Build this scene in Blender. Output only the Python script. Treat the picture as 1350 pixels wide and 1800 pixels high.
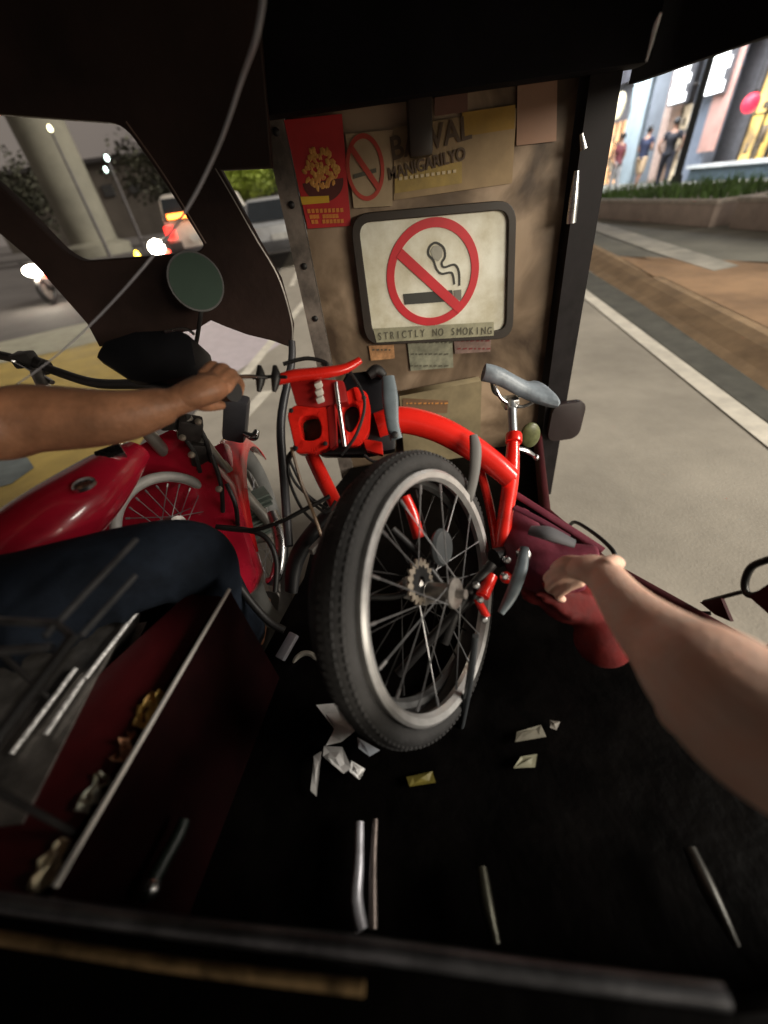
import bpy, bmesh, math, random
from mathutils import Vector, Matrix, noise
R_ = math.radians
random.seed(7)
for o in list(bpy.data.objects): bpy.data.objects.remove(o)
S = bpy.context.scene
COL = S.collection

# ------------------------------------------------------------------ camera
CP = Vector((0, 0, 1.1)); FP = 678.0
_n = math.hypot(115, 817); _s, _c = 115/_n, 817/_n
_th = math.asin(678/math.sqrt(115**2+817**2+678**2))
FW = Vector((0, math.cos(_th), -math.sin(_th)))
_r0 = Vector((1, 0, 0)); _u0 = Vector((0, math.sin(_th), math.cos(_th)))
RT = _c*_r0 - _s*_u0; UP = _s*_r0 + _c*_u0
cam = bpy.data.cameras.new('camera'); camo = bpy.data.objects.new('camera', cam); COL.objects.link(camo)
m = Matrix((RT, UP, -FW)).transposed().to_4x4(); m.translation = CP
camo.matrix_world = m
cam.sensor_fit = 'VERTICAL'; cam.sensor_height = 36; cam.lens = FP/1800*36
cam.clip_start = 0.02; cam.clip_end = 2000
cam.dof.use_dof = True; cam.dof.focus_distance = 0.95; cam.dof.aperture_fstop = 1.3
S.camera = camo
S.render.resolution_x = 768; S.render.resolution_y = 1024

# ------------------------------------------------------------------ world, sun, exposure
W = bpy.data.worlds.new('World'); S.world = W; W.use_nodes = True
nt = W.node_tree; nt.nodes.clear()
wo = nt.nodes.new('ShaderNodeOutputWorld'); bg = nt.nodes.new('ShaderNodeBackground')
tc = nt.nodes.new('ShaderNodeTexCoord'); nz = nt.nodes.new('ShaderNodeTexNoise'); nz.inputs['Scale'].default_value = 2.2
cr = nt.nodes.new('ShaderNodeValToRGB')
cr.color_ramp.elements[0].position = .3; cr.color_ramp.elements[0].color = (.056, .046, .042, 1)
cr.color_ramp.elements[1].position = .75; cr.color_ramp.elements[1].color = (.105, .090, .076, 1)
nt.links.new(tc.outputs['Generated'], nz.inputs['Vector']); nt.links.new(nz.outputs['Fac'], cr.inputs['Fac'])
nt.links.new(cr.outputs['Color'], bg.inputs['Color']); bg.inputs['Strength'].default_value = 1.6
nt.links.new(bg.outputs[0], wo.inputs[0])
SUN_AZ, SUN_EL = R_(-14), R_(27)          # direction the light comes FROM: from the right, slightly behind
sl = bpy.data.lights.new('street_glow', 'SUN'); so = bpy.data.objects.new('street_glow', sl); COL.objects.link(so)
sl.energy = 2.45; sl.angle = R_(22); sl.color = (1, .93, .82)
dv = Vector((math.cos(SUN_EL)*math.cos(SUN_AZ), math.cos(SUN_EL)*math.sin(SUN_AZ), math.sin(SUN_EL)))
so.rotation_euler = dv.to_track_quat('Z', 'Y').to_euler()
al = bpy.data.lights.new('added_rear_fill', 'AREA'); ao = bpy.data.objects.new('added_rear_fill', al); COL.objects.link(ao)  # added unseen area light that brightens sign, arm and bicycle
al.energy = 230; al.shape = 'RECTANGLE'; al.size = 3.5; al.size_y = 1.2; al.color = (1, .9, .74)
ao.location = (4.2, -4.2, 2.0); ao.rotation_euler = (Vector((4.2, -4.2, 2.0))-Vector((.1, 1.0, .9))).to_track_quat('Z', 'Y').to_euler()
for yy in (16, 25):       # added area lights that brighten the shop facade
    fl = bpy.data.lights.new('added_facade_light', 'AREA'); fo_ = bpy.data.objects.new('added_facade_light', fl); COL.objects.link(fo_)
    fl.energy = 850; fl.shape = 'RECTANGLE'; fl.size = 8; fl.size_y = .6; fl.color = (.92, .96, 1)
    fo_.location = (11.6, yy, 5.4); fo_.rotation_euler = (Vector((11.6, yy, 5.4))-Vector((14.3, yy, 1.2))).to_track_quat('Z', 'X').to_euler()
S.view_settings.view_transform = 'Standard'; S.view_settings.look = 'None'
S.view_settings.exposure = 0.55; S.view_settings.gamma = 1; S.view_settings.use_curve_mapping = False

# ------------------------------------------------------------------ helpers
def U(px, py, X=None, Y=None, Z=None, D=None):
    r = (px-675)*RT + (900-py)*UP + FP*FW
    if X is not None: t = (X-CP.x)/r.x
    elif Y is not None: t = (Y-CP.y)/r.y
    elif Z is not None: t = (Z-CP.z)/r.z
    else: t = D/FP
    return CP + t*r

def V(*a): return Vector(a)
MATS = {}
def mat(name, col, rough=.6, metal=0., var=.25, scale=8., bump=0., bscale=60., coat=0., emit=None, es=0., col2=None, trans=0., spec=None, sss=0.):
    if name in MATS: return MATS[name]
    m = bpy.data.materials.new(name); m.use_nodes = True
    t = m.node_tree; p = t.nodes['Principled BSDF']
    co = t.nodes.new('ShaderNodeTexCoord')
    n = t.nodes.new('ShaderNodeTexNoise'); n.inputs['Scale'].default_value = scale; n.inputs['Detail'].default_value = 6
    n.inputs['Roughness'].default_value = .65
    t.links.new(co.outputs['Object'], n.inputs['Vector'])
    r = t.nodes.new('ShaderNodeValToRGB')
    c = list(col)+[1]
    if col2: a, b = list(col)+[1], list(col2)+[1]
    else:
        a = [x*(1-var) for x in col]+[1]; b = [min(1, x*(1+var)) for x in col]+[1]
    r.color_ramp.elements[0].position = .33; r.color_ramp.elements[0].color = a
    r.color_ramp.elements[1].position = .67; r.color_ramp.elements[1].color = b
    t.links.new(n.outputs['Fac'], r.inputs['Fac']); t.links.new(r.outputs['Color'], p.inputs['Base Color'])
    rm = t.nodes.new('ShaderNodeMapRange'); rm.inputs['To Min'].default_value = max(0.02, rough*.75); rm.inputs['To Max'].default_value = min(1, rough*1.25)
    t.links.new(n.outputs['Fac'], rm.inputs['Value']); t.links.new(rm.outputs[0], p.inputs['Roughness'])
    p.inputs['Metallic'].default_value = metal; p.inputs['Coat Weight'].default_value = coat
    if spec is not None: p.inputs['Specular IOR Level'].default_value = spec
    if sss: p.inputs['Subsurface Weight'].default_value = sss; p.inputs['Subsurface Radius'].default_value = (.01, .004, .002)
    if trans: p.inputs['Transmission Weight'].default_value = trans
    if bump:
        n2 = t.nodes.new('ShaderNodeTexNoise'); n2.inputs['Scale'].default_value = bscale; n2.inputs['Detail'].default_value = 4
        t.links.new(co.outputs['Object'], n2.inputs['Vector'])
        b_ = t.nodes.new('ShaderNodeBump'); b_.inputs['Strength'].default_value = bump; b_.inputs['Distance'].default_value = .004
        t.links.new(n2.outputs['Fac'], b_.inputs['Height']); t.links.new(b_.outputs[0], p.inputs['Normal'])
    if emit:
        p.inputs['Emission Color'].default_value = list(emit)+[1]; p.inputs['Emission Strength'].default_value = es
    MATS[name] = m
    return m

ORG = {}
def tag(o, label=None, cat=None, group=None, kind=None):
    if label: o['label'] = label
    if cat: o['category'] = cat
    if group: o['group'] = group
    if kind: o['kind'] = kind
    return o
def thing(name, loc, label, cat, group=None, kind=None):
    o = bpy.data.objects.new(name, None); COL.objects.link(o); o.location = loc; o.empty_display_size = .1
    ORG[o] = Vector(loc)
    return tag(o, label, cat, group, kind)

def catmull(P, n=8):
    if len(P) < 3: return list(P)
    out = []
    for i in range(len(P)-1):
        p0 = P[max(i-1, 0)]; p1 = P[i]; p2 = P[i+1]; p3 = P[min(i+2, len(P)-1)]
        for k in range(n):
            t = k/n
            out.append(0.5*((2*p1)+(p2-p0)*t+(2*p0-5*p1+4*p2-p3)*t*t+(3*p1-p0-3*p2+p3)*t**3))
    out.append(P[-1]); return out

class G:
    def __init__(s): s.b = bmesh.new()
    def tube(s, P, r, seg=12, smooth=True, n=8, caps=True, flat=1.0, up=None):
        P = [Vector(p) for p in P]
        rr = list(r) if isinstance(r, (list, tuple)) else [r]*len(P)
        if smooth and len(P) > 2:
            Q = catmull([Vector((p.x, p.y, p.z, q)) if False else p for p, q in zip(P, rr)], n)
            RR = [v.x for v in catmull([Vector((q, 0, 0)) for q in rr], n)]
        else: Q, RR = P, rr
        T = [(Q[min(i+1, len(Q)-1)]-Q[max(i-1, 0)]).normalized() for i in range(len(Q))]
        a = Vector(up) if up else (Vector((0, 0, 1)) if abs(T[0].z) < .9 else Vector((1, 0, 0)))
        rings = []
        for q, t, r1 in zip(Q, T, RR):
            a = (a - t*a.dot(t)).normalized(); c = t.cross(a)
            rings.append([s.b.verts.new(q + r1*(math.cos(k*2*math.pi/seg)*c + flat*math.sin(k*2*math.pi/seg)*a)) for k in range(seg)])
        for A, B in zip(rings, rings[1:]):
            for k in range(seg): s.b.faces.new((A[k], A[(k+1) % seg], B[(k+1) % seg], B[k]))
        if caps:
            s.b.faces.new(list(reversed(rings[0]))); s.b.faces.new(rings[-1])
        return s
    def ring(s, C, N, R, r, seg=64, rs=12, sy=1., a0=0, a1=None, gap=0.):
        C = Vector(C); N = Vector(N).normalized()
        a = (N.cross(Vector((0, 0, 1))) if abs(N.z) < .95 else Vector((1, 0, 0))).normalized(); b = N.cross(a)
        full = a1 is None; a1 = 2*math.pi if full else a1
        cnt = seg if full else seg+1
        L = []
        for i in range(cnt):
            t = a0+(a1-a0)*i/seg; d = math.cos(t)*a+math.sin(t)*b
            L.append([s.b.verts.new(C + d*(R + r*math.cos(k*2*math.pi/rs)) + N*(r*sy*math.sin(k*2*math.pi/rs))) for k in range(rs)])
        for i in range(seg if full else seg):
            A, B = L[i], L[(i+1) % cnt]
            for k in range(rs): s.b.faces.new((A[k], A[(k+1) % rs], B[(k+1) % rs], B[k]))
        if not full:
            s.b.faces.new(list(reversed(L[0]))); s.b.faces.new(L[-1])
        return s
    def lathe(s, C, N, prof, seg=32):   # prof: (radius, height along N)
        C = Vector(C); N = Vector(N).normalized()
        a = (N.cross(Vector((0, 0, 1))) if abs(N.z) < .95 else Vector((1, 0, 0))).normalized(); b = N.cross(a)
        L = []
        for (r, h) in prof:
            L.append([s.b.verts.new(C+N*h+max(r, 1e-4)*(math.cos(k*2*math.pi/seg)*a+math.sin(k*2*math.pi/seg)*b)) for k in range(seg)])
        for A, B in zip(L, L[1:]):
            for k in range(seg): s.b.faces.new((A[k], A[(k+1) % seg], B[(k+1) % seg], B[k]))
        s.b.faces.new(list(reversed(L[0]))); s.b.faces.new(L[-1])
        return s
    def box(s, c, size, rot=None, bev=0.):
        M = Matrix.Translation(Vector(c)) @ (rot.to_4x4() if rot else Matrix.Identity(4)) @ Matrix.Diagonal((size[0], size[1], size[2], 1))
        r = bmesh.ops.create_cube(s.b, size=1, matrix=M)
        if bev:
            es = list({e for v in r['verts'] for e in v.link_edges})
            bmesh.ops.bevel(s.b, geom=es, offset=bev, segments=2, affect='EDGES', profile=.6)
        return s
    def ell(s, c, size, rot=None, sub=3):
        M = Matrix.Translation(Vector(c)) @ (rot.to_4x4() if rot else Matrix.Identity(4)) @ Matrix.Diagonal((size[0], size[1], size[2], 1))
        bmesh.ops.create_icosphere(s.b, subdivisions=sub, radius=1, matrix=M); return s
    def prism(s, P, off, bev=0.):
        P = [Vector(p) for p in P]; off = Vector(off)
        A = [s.b.verts.new(p) for p in P]; B = [s.b.verts.new(p+off) for p in P]
        fs = [s.b.faces.new(A), s.b.faces.new(list(reversed(B)))]
        for i in range(len(P)): fs.append(s.b.faces.new((A[i], B[i], B[(i+1) % len(P)], A[(i+1) % len(P)])))
        if bev:
            es = list({e for f in fs for e in f.edges})
            bmesh.ops.bevel(s.b, geom=es, offset=bev, segments=2, affect='EDGES', profile=.6)
        return s
    def face(s, P): s.b.faces.new([s.b.verts.new(Vector(p)) for p in P]); return s
    def build(s, name, m, parent=None, smooth=True, label=None, ang=40, remesh=None, smooth_it=0):
        bmesh.ops.recalc_face_normals(s.b, faces=s.b.faces)
        me = bpy.data.meshes.new(name)
        off = ORG[parent] if parent is not None else Vector((0, 0, 0))
        for v in s.b.verts: v.co -= off
        s.b.to_mesh(me); s.b.free()
        o = bpy.data.objects.new(name, me); COL.objects.link(o)
        if m: me.materials.append(m)
        if parent is not None: o.parent = parent; ORG[o] = off
        else: ORG[o] = Vector((0, 0, 0))
        if smooth:
            for p in me.polygons: p.use_smooth = True
            if not remesh: me.set_sharp_from_angle(angle=R_(ang))
        if remesh:
            md = o.modifiers.new('Remesh', 'REMESH'); md.mode = 'VOXEL'; md.voxel_size = remesh; md.use_smooth_shade = True
            if smooth_it:
                ms = o.modifiers.new('Smooth', 'SMOOTH'); ms.iterations = smooth_it; ms.factor = .5
        if label: o['label'] = label
        return o

def rr_poly(w, h, r, n=6):
    out = []
    for cx, cy, a in ((w/2-r, h/2-r, 0), (-w/2+r, h/2-r, 90), (-w/2+r, -h/2+r, 180), (w/2-r, -h/2+r, 270)):
        for k in range(n+1):
            t = R_(a+90*k/n); out.append((cx+r*math.cos(t), cy+r*math.sin(t)))
    return out
def round_poly(P, r, n=5):
    out = []; N = len(P)
    for i in range(N):
        a, b, c = Vector(P[i-1]), Vector(P[i]), Vector(P[(i+1) % N])
        d1 = (a-b); d2 = (c-b); q = min(r, d1.length*.45, d2.length*.45)
        s, e = b+d1.normalized()*q, b+d2.normalized()*q
        for k in range(n+1):
            t = k/n; out.append(tuple((1-t)**2*s+2*t*(1-t)*b+t*t*e))
    return out
def shape(name, loops, plane_y, thick, m, parent, label=None, bev=0.):
    """plate with holes standing in the plane Y=plane_y; loops are lists of (x, z)"""
    cu = bpy.data.curves.new(name, 'CURVE'); cu.dimensions = '2D'; cu.fill_mode = 'BOTH'; cu.extrude = thick/2; cu.bevel_depth = bev
    for L in loops:
        sp = cu.splines.new('POLY'); sp.points.add(len(L)-1); sp.use_cyclic_u = True
        for p, q in zip(sp.points, L): p.co = (q[0], q[1], 0, 1)
    return curve_obj(cu, name, Matrix.Translation((0, plane_y, 0)) @ Matrix.Rotation(R_(90), 4, 'X'), m, parent, label)
def curve_obj(cu, name, M, m, parent, label=None):
    t = bpy.data.objects.new('tmp', cu); COL.objects.link(t)
    bpy.context.view_layer.update()
    me = bpy.data.meshes.new_from_object(t.evaluated_get(bpy.context.evaluated_depsgraph_get()))
    bpy.data.objects.remove(t)
    off = ORG[parent] if parent is not None else Vector((0, 0, 0))
    me.transform(Matrix.Translation(-off) @ M)
    me.materials.clear(); me.materials.append(m)
    o = bpy.data.objects.new(name, me); COL.objects.link(o); ORG[o] = off
    if parent is not None: o.parent = parent
    if label: o['label'] = label
    return o
def text(name, s, cx, y, cz, size, m, parent, rot=0., sx=1., extr=.0006, bold=.0, label=None):
    cu = bpy.data.curves.new(name, 'FONT'); cu.body = s; cu.align_x = 'CENTER'; cu.align_y = 'CENTER'; cu.size = size; cu.extrude = extr; cu.offset = bold
    M = Matrix.Translation((cx, y, cz)) @ Matrix.Rotation(R_(90), 4, 'X') @ Matrix.Rotation(rot, 4, 'Z') @ Matrix.Diagonal((sx, 1, 1, 1))
    return curve_obj(cu, name, M, m, parent, label)

# ------------------------------------------------------------------ materials
M = {}
M['road'] = mat('road concrete', (.40, .37, .315), .8, var=.2, scale=1.3, bump=.3, bscale=90, spec=.25)
M['asphalt'] = mat('asphalt', (.11, .10, .095), .85, var=.25, scale=.8, bump=.3, bscale=80)
M['pave'] = mat('pavement', (.20, .195, .16), .85, var=.3, scale=1.2, bump=.3)
M['tan'] = mat('tan paving', (.40, .25, .14), .85, var=.3, scale=1.5, bump=.3)
M['white'] = mat('worn road paint', (.78, .74, .64), .7, var=.2, scale=5)
M['yellow'] = mat('yellow road paint', (.36, .26, .07), .7, var=.2, scale=3)
M['concrete'] = mat('concrete', (.34, .31, .27), .85, var=.2, scale=2, bump=.3)
M['black'] = mat('black rubber', (.012, .011, .011), .5, var=.3, scale=20)
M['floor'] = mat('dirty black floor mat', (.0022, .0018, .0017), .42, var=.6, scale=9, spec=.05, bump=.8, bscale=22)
M['gloom'] = mat('dark brown painted sheet', (.030, .017, .014), .6, var=.35, scale=5, bump=.2, spec=.25)
M['roof'] = mat('black vinyl roof lining', (.007, .0065, .009), .85, var=.4, scale=12, spec=.12)
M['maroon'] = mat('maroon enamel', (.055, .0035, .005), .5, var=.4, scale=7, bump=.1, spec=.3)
M['chrome'] = mat('scuffed chrome', (.55, .55, .55), .28, metal=1, var=.2, scale=30)
M['dullmetal'] = mat('dull steel', (.30, .28, .26), .45, metal=.8, var=.35, scale=25)
M['red'] = mat('bright red paint', (.74, .020, .012), .28, var=.08, scale=12, coat=.5)
M['mred'] = mat('deep red metallic paint', (.46, .010, .032), .26, var=.2, scale=7, coat=.7)
M['tyre'] = mat('tyre rubber', (.027, .026, .026), .8, var=.35, scale=30, bump=.3, bscale=150)
M['rim'] = mat('aluminium rim', (.62, .61, .60), .35, metal=.6, var=.12, scale=40)
M['gold'] = mat('dusty steel teeth', (.36, .31, .25), .45, metal=.7, var=.3, scale=30)
M['saddle'] = mat('grey saddle cover', (.20, .235, .27), .45, var=.25, scale=30, bump=.3)
M['greyplast'] = mat('blue grey plastic', (.13, .16, .18), .5, var=.2, scale=20)
M['skin1'] = mat('tanned skin', (.42, .20, .11), .5, var=.28, scale=22, bump=.3, bscale=160, sss=.08)
M['skin2'] = mat('light skin', (.85, .60, .48), .55, col2=(.90, .52, .38), scale=26, bump=.3, bscale=140, sss=.08)
M['denim'] = mat('dark denim', (.010, .014, .022), .9, var=.45, scale=14, bump=1., bscale=28, spec=.12)
M['bag'] = mat('plum nylon', (.13, .010, .028), .75, var=.25, scale=14, bump=.4, bscale=40)
M['bagred'] = mat('red nylon', (.13, .003, .0025), .85, var=.4, scale=12, bump=.3)

# ------------------------------------------------------------------ ground
def st(o): return tag(o, kind='structure')
st(G().face([V(-600, -300, 0), V(600, -300, 0), V(600, 900, 0), V(-600, 900, 0)]).build('ground', M['asphalt'], smooth=False))
def gsheet(name, pix, z, m, extra=()):
    P = [U(a, b, Z=z) for a, b in pix] + [V(x, y, z) for x, y in extra]
    return st(G().face(P).build(name, m, smooth=False))
k0, k1 = U(1350, 700, Z=0), U(1020, 465, Z=0)
kd = (k1-k0).normalized()
kA, kB, kC = k0-kd*9, k1+kd*1.2, V(4.6, 26, 0)
st(G().face([V(-3.3, -9, .004), V(kA.x, kA.y, .004), V(k0.x, k0.y, .004), V(kB.x, kB.y, .004), V(5.2, 20, .004), V(7, 80, .004), V(-3.5, 80, .004), V(-1.9, 20, .004), V(-1.35, 5, .004), V(-1.25, 2, .004)]).build('road', M['road'], smooth=False))
# kerb and pavements
kk = Vector((kd.y, -kd.x, 0))
g = G(); e_ = V(0, 0, .116); kq = [(0, 0), (.10, .30), (.22, .72), (.30, .95), (.37, 1)]
for (a_, h0), (b_, h1) in zip(kq, kq[1:]): g.face([kA+kk*a_+e_*h0, kB+kk*a_+e_*h0, kB+kk*b_+e_*h1, kA+kk*b_+e_*h1])
g.face([kA+kk*.37+e_, kB+kk*.37+e_, kB+kk*.37, kA+kk*.37])
st(g.build('kerb', mat('tan kerb', (.42, .29, .17), .85, var=.25, scale=4, bump=.3)))
kF = V(5.2, 20, 0)
g = G(); g.prism([kA+kk*.362, kB+kk*.362, kF+V(.2, 0, 0), V(7, 80, 0), V(40, 80, 0), V(40, -9, 0)], (0, 0, .112)); st(g.build('pavement', M['pave'], smooth=False))
T_ = [kB+kk*.37-kd*1.6, kA+kk*.37+kd*4]; T_ = [V(v.x, v.y, .118) for v in T_]
st(G().face([T_[1], T_[0], U(1150, 486, Z=.118), U(1420, 464, Z=.118), U(1600, 470, Z=.118)]).build('tan_paving', M['tan'], smooth=False))
gsheet('pavement_stripe', [(1030, 384), (1150, 420), (1300, 467), (1255, 476), (1140, 440), (1028, 398)], .120, mat('worn pale stripe', (.45, .43, .37), .8, var=.3, scale=3))
p0, p1 = U(1350, 790, Z=0), U(1020, 520, Z=0); pd = (p1-p0).normalized(); pk = Vector((pd.y, -pd.x, 0))
a = p0-pd*6; b = p1+pd*1.5
st(G().face([v+V(0, 0, .009) for v in (a, b, b+pk*.12, a+pk*.12)]).build('road_edge_line', M['white'], smooth=False))
st(G().face([v+V(0, 0, .011) for v in (a+pk*.125, b+pk*.125, b+pk*.42, a+pk*.34)]).build('gutter', mat('dark gutter', (.10, .10, .085), .85, var=.3, scale=6), smooth=False))
# left side : yellow painted zone with a pale kerb line and blue grey patch
gsheet('yellow_paving', [(-260, 700), (-30, 640), (170, 592), (235, 640), (260, 760), (190, 860), (60, 960), (-300, 1000)], .008, M['yellow'])
gsheet('pale_kerb_line', [(-260, 668), (-20, 606), (175, 562), (215, 590), (100, 618), (-30, 645), (-260, 705)], .012, mat('pale kerb paint', (.30, .29, .22), .8, var=.2, scale=4))
gsheet('blue_grey_patch', [(-120, 830), (0, 800), (45, 800), (60, 822), (20, 850), (-120, 890)], .013, mat('blue grey paint', (.12, .14, .14), .8))
gsheet('lane_marking_patch', [(315, 576), (374, 556), (500, 600), (418, 652), (330, 640)], .010, mat('pale lane paint', (.62, .56, .60), .7, var=.1))
for i, (a, b) in enumerate((((425, 668), (545, 520)), ((405, 760), (470, 690)), ((512, 505), (528, 470)))):
    A, B = U(*a, Z=0), U(*b, Z=0); d = (B-A).normalized(); q = Vector((d.y, -d.x, 0))*.05
    st(G().face([v+V(0, 0, .012+.001*i) for v in (A-q, B-q, B+q, A+q)]).build('lane_line', M['white'], smooth=False))

# ------------------------------------------------------------------ shops across the pavement
FX = 14.3
def FY(px, py): return U(px, py, X=FX).y
bld = thing('shop_building', (FX, 22, 0), 'lit row of shops behind the planters with blue grey pillars and bright windows', 'building')
wallm = mat('grey blue facade', (.20, .23, .27), .7, var=.2, scale=1.5)
G().box((FX+4.6, 26, 3.6), (8, 44, 7)).build('wall', mat('dim shop wall', (.12, .12, .13), .8), bld, smooth=False)
def col(px0, px1, py, name, m, z0=.1, z1=6.8, d=.5, out=.0):
    y0, y1 = sorted((FY(px0, py), FY(px1, py)))
    G().box((FX-out+d/2, (y0+y1)/2, (z0+z1)/2), (d, y1-y0, z1-z0), bev=.03).build(name, m, bld)
pillar = wallm
col(1096, 1124, 240, 'pillar', mat('pale blue plaster', (.30, .36, .40), .7, var=.15, scale=2))
col(1126, 1158, 240, 'pillar', mat('slate plaster', (.17, .19, .22), .7, var=.15, scale=2), out=-.12)
col(1160, 1172, 240, 'door_frame', mat('pink lit frame', (.55, .40, .34), .6), out=.1)
col(1213, 1256, 240, 'pillar', mat('blue plaster', (.24, .28, .36), .7, var=.12, scale=2), out=.25)
col(1266, 1296, 210, 'banner', mat('pink banner cloth', (.62, .36, .31), .7, var=.15, scale=2), z0=.95, z1=3.9, d=.06, out=.55)
def shopwin(px0, px1, py, z0, z1, e, s, name='window'):
    y0, y1 = sorted((FY(px0, py), FY(px1, py)))
    mm = bpy.data.materials.new('shop glow'); mm.use_nodes = True; t = mm.node_tree; p = t.nodes['Principled BSDF']
    n = t.nodes.new('ShaderNodeTexNoise'); n.inputs['Scale'].default_value = 1.6; n.inputs['Detail'].default_value = 5
    co = t.nodes.new('ShaderNodeTexCoord'); t.links.new(co.outputs['Object'], n.inputs['Vector'])
    r = t.nodes.new('ShaderNodeValToRGB'); r.color_ramp.elements[0].position = .36; r.color_ramp.elements[1].position = .66
    r.color_ramp.elements[0].color = [e[0]*.22, e[1]*.2, e[2]*.2, 1]; r.color_ramp.elements[1].color = list(e)+[1]
    t.links.new(n.outputs['Fac'], r.inputs['Fac']); t.links.new(r.outputs['Color'], p.inputs['Emission Color']); p.inputs['Emission Strength'].default_value = s*1.9
    p.inputs['Base Color'].default_value = (.1, .1, .1, 1)
    w = G().box((FX+.5, (y0+y1)/2, (z0+z1)/2), (.08, y1-y0, z1-z0)).build(name, mm, bld, smooth=False)
    g = G()
    nn = max(2, int((y1-y0)/.5))
    for i in range(nn+1): g.box((FX+.40, y0+(y1-y0)*i/nn, (z0+z1)/2), (.06, .06, z1-z0))
    g.box((FX+.40, (y0+y1)/2, z0+(z1-z0)*.45), (.05, y1-y0, .05))
    g.build('window_frame', mat('dark frame', (.05, .045, .04), .5), w)
    for i in range(min(22, int((y1-y0)*6))):
        G().box((FX+.2, random.uniform(y0+.1, y1-.1), random.uniform(z0+.2, z0+1.9)), (.1, random.uniform(.08, .25), random.uniform(.12, .5)), bev=.02).build('display_item', mat('window display goods', (.25, .2, .14), .6, var=.8, scale=3), w)
    return w
shopwin(1060, 1096, 240, .1, 2.55, (1, .52, .22), 1.2)
shopwin(1172, 1210, 240, .1, 2.5, (.75, .62, .42), .55)
shopwin(1297, 1345, 220, .25, 3.6, (1, .66, .16), 1.0)
shopwin(1348, 1420, 220, .25, 3.6, (1, .62, .2), .9)
G().box((FX-.35, 15.5, .55), (.5, 7.5, .10)).build('ledge', mat('white ledge', (.6, .62, .62), .6), bld, smooth=False)
G().box((FX-.25, 15.5, .25), (.42, 7.4, .5)).build('plinth', mat('teal grey plinth', (.06, .09, .11), .6), bld, smooth=False)
G().box((FX+.2, 26, 4.3), (.5, 44, .9)).build('fascia', mat('dark fascia', (.06, .06, .07), .6), bld, smooth=False)
whitee = mat('white light panel', (.8, .8, .8), .5, emit=(.93, .96, 1), es=3.2)
def lightbox(px, py, w, h, label):
    c = U(px, py, X=FX-.7)
    t = thing('illuminated_sign', c, label, 'sign', 'white lit shop signs')
    G().box(c, (.16, w+.1, h+.1), bev=.02).build('case', mat('sign case', (.1, .1, .11), .5), t)
    g = G()
    for k in range(4): g.box(c+V(-.10, (-.06 if k % 2 else .05), h*(.375-.25*k)), (.04, w*(.95 if k % 2 else .82), h*.235), bev=.01)
    g.build('light_panel', whitee, t)
    G().tube([c+V(.1, 0, 0), c+V(.75, 0, 0)], .04).build('bracket', M['dullmetal'], t)
lightbox(1199, 149, .95, .98, 'smaller bright white lit shop sign left of the street lamp post')
lightbox(1266, 124, .95, 1.12, 'larger bright white lit shop sign right of the street lamp post')
c = U(1088, 186, X=FX-.4)
t = thing('round_sign', c, 'round cream disc sign hanging at the orange lit shop front', 'sign')
G().lathe(c, (1, 0, 0), [(.42, -.06), (.46, -.04), (.46, .04), (.42, .06)]).build('disc', mat('cream disc', (.6, .52, .35), .5, emit=(1, .85, .55), es=.28), t)
G().tube([c+V(0, 0, .45), c+V(0, 0, 1.2)], .02).build('hanger', M['black'], t)
c = U(1320, 181, X=FX-.9)
t = thing('lantern', c, 'glowing red round lantern hanging before the yellow shop window', 'lantern')
G().ell(c, (.24, .24, .24)).build('shade', mat('red lantern', (.6, .02, .04), .5, emit=(1, .03, .08), es=1.0), t)
G().tube([c+V(0, 0, .22), c+V(0, 0, 1.6)], .012).build('cord', M['black'], t)
G().lathe(c+V(0, 0, .22), (0, 0, 1), [(.08, 0), (.08, .05), (.03, .07)], 12).build('cap', M['black'], t)
# street lamp post
b0 = U(1197, 330, Z=.12); b0 = V(9.3, 12.1, .11)
for _ in range(1):
    q = U(1187, 322, Y=12.6)
b0 = V(q.x, q.y, .11)
t = thing('street_lamp', b0, 'tall dark lamp post standing behind the nearer grassy planter', 'street lamp')
G().tube([b0, b0+V(0, 0, 7.4)], [.085, .06], 14).build('pole', mat('dark painted post', (.03, .035, .04), .5), t)
G().lathe(b0, (0, 0, 1), [(.22, 0), (.22, .12), (.15, .2), (.12, .5)], 16).build('base', MATS['dark painted post'], t)
G().tube([b0+V(0, 0, 7.3), b0+V(-.5, 0, 7.7), b0+V(-1.5, 0, 7.75)], .05).build('arm', MATS['dark painted post'], t)
G().ell(b0+V(-1.8, 0, 7.72), (.4, .16, .09)).build('lamp_head', mat('lamp glass', (.8, .8, .7), .4, emit=(1, .9, .7), es=4), t)

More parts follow.
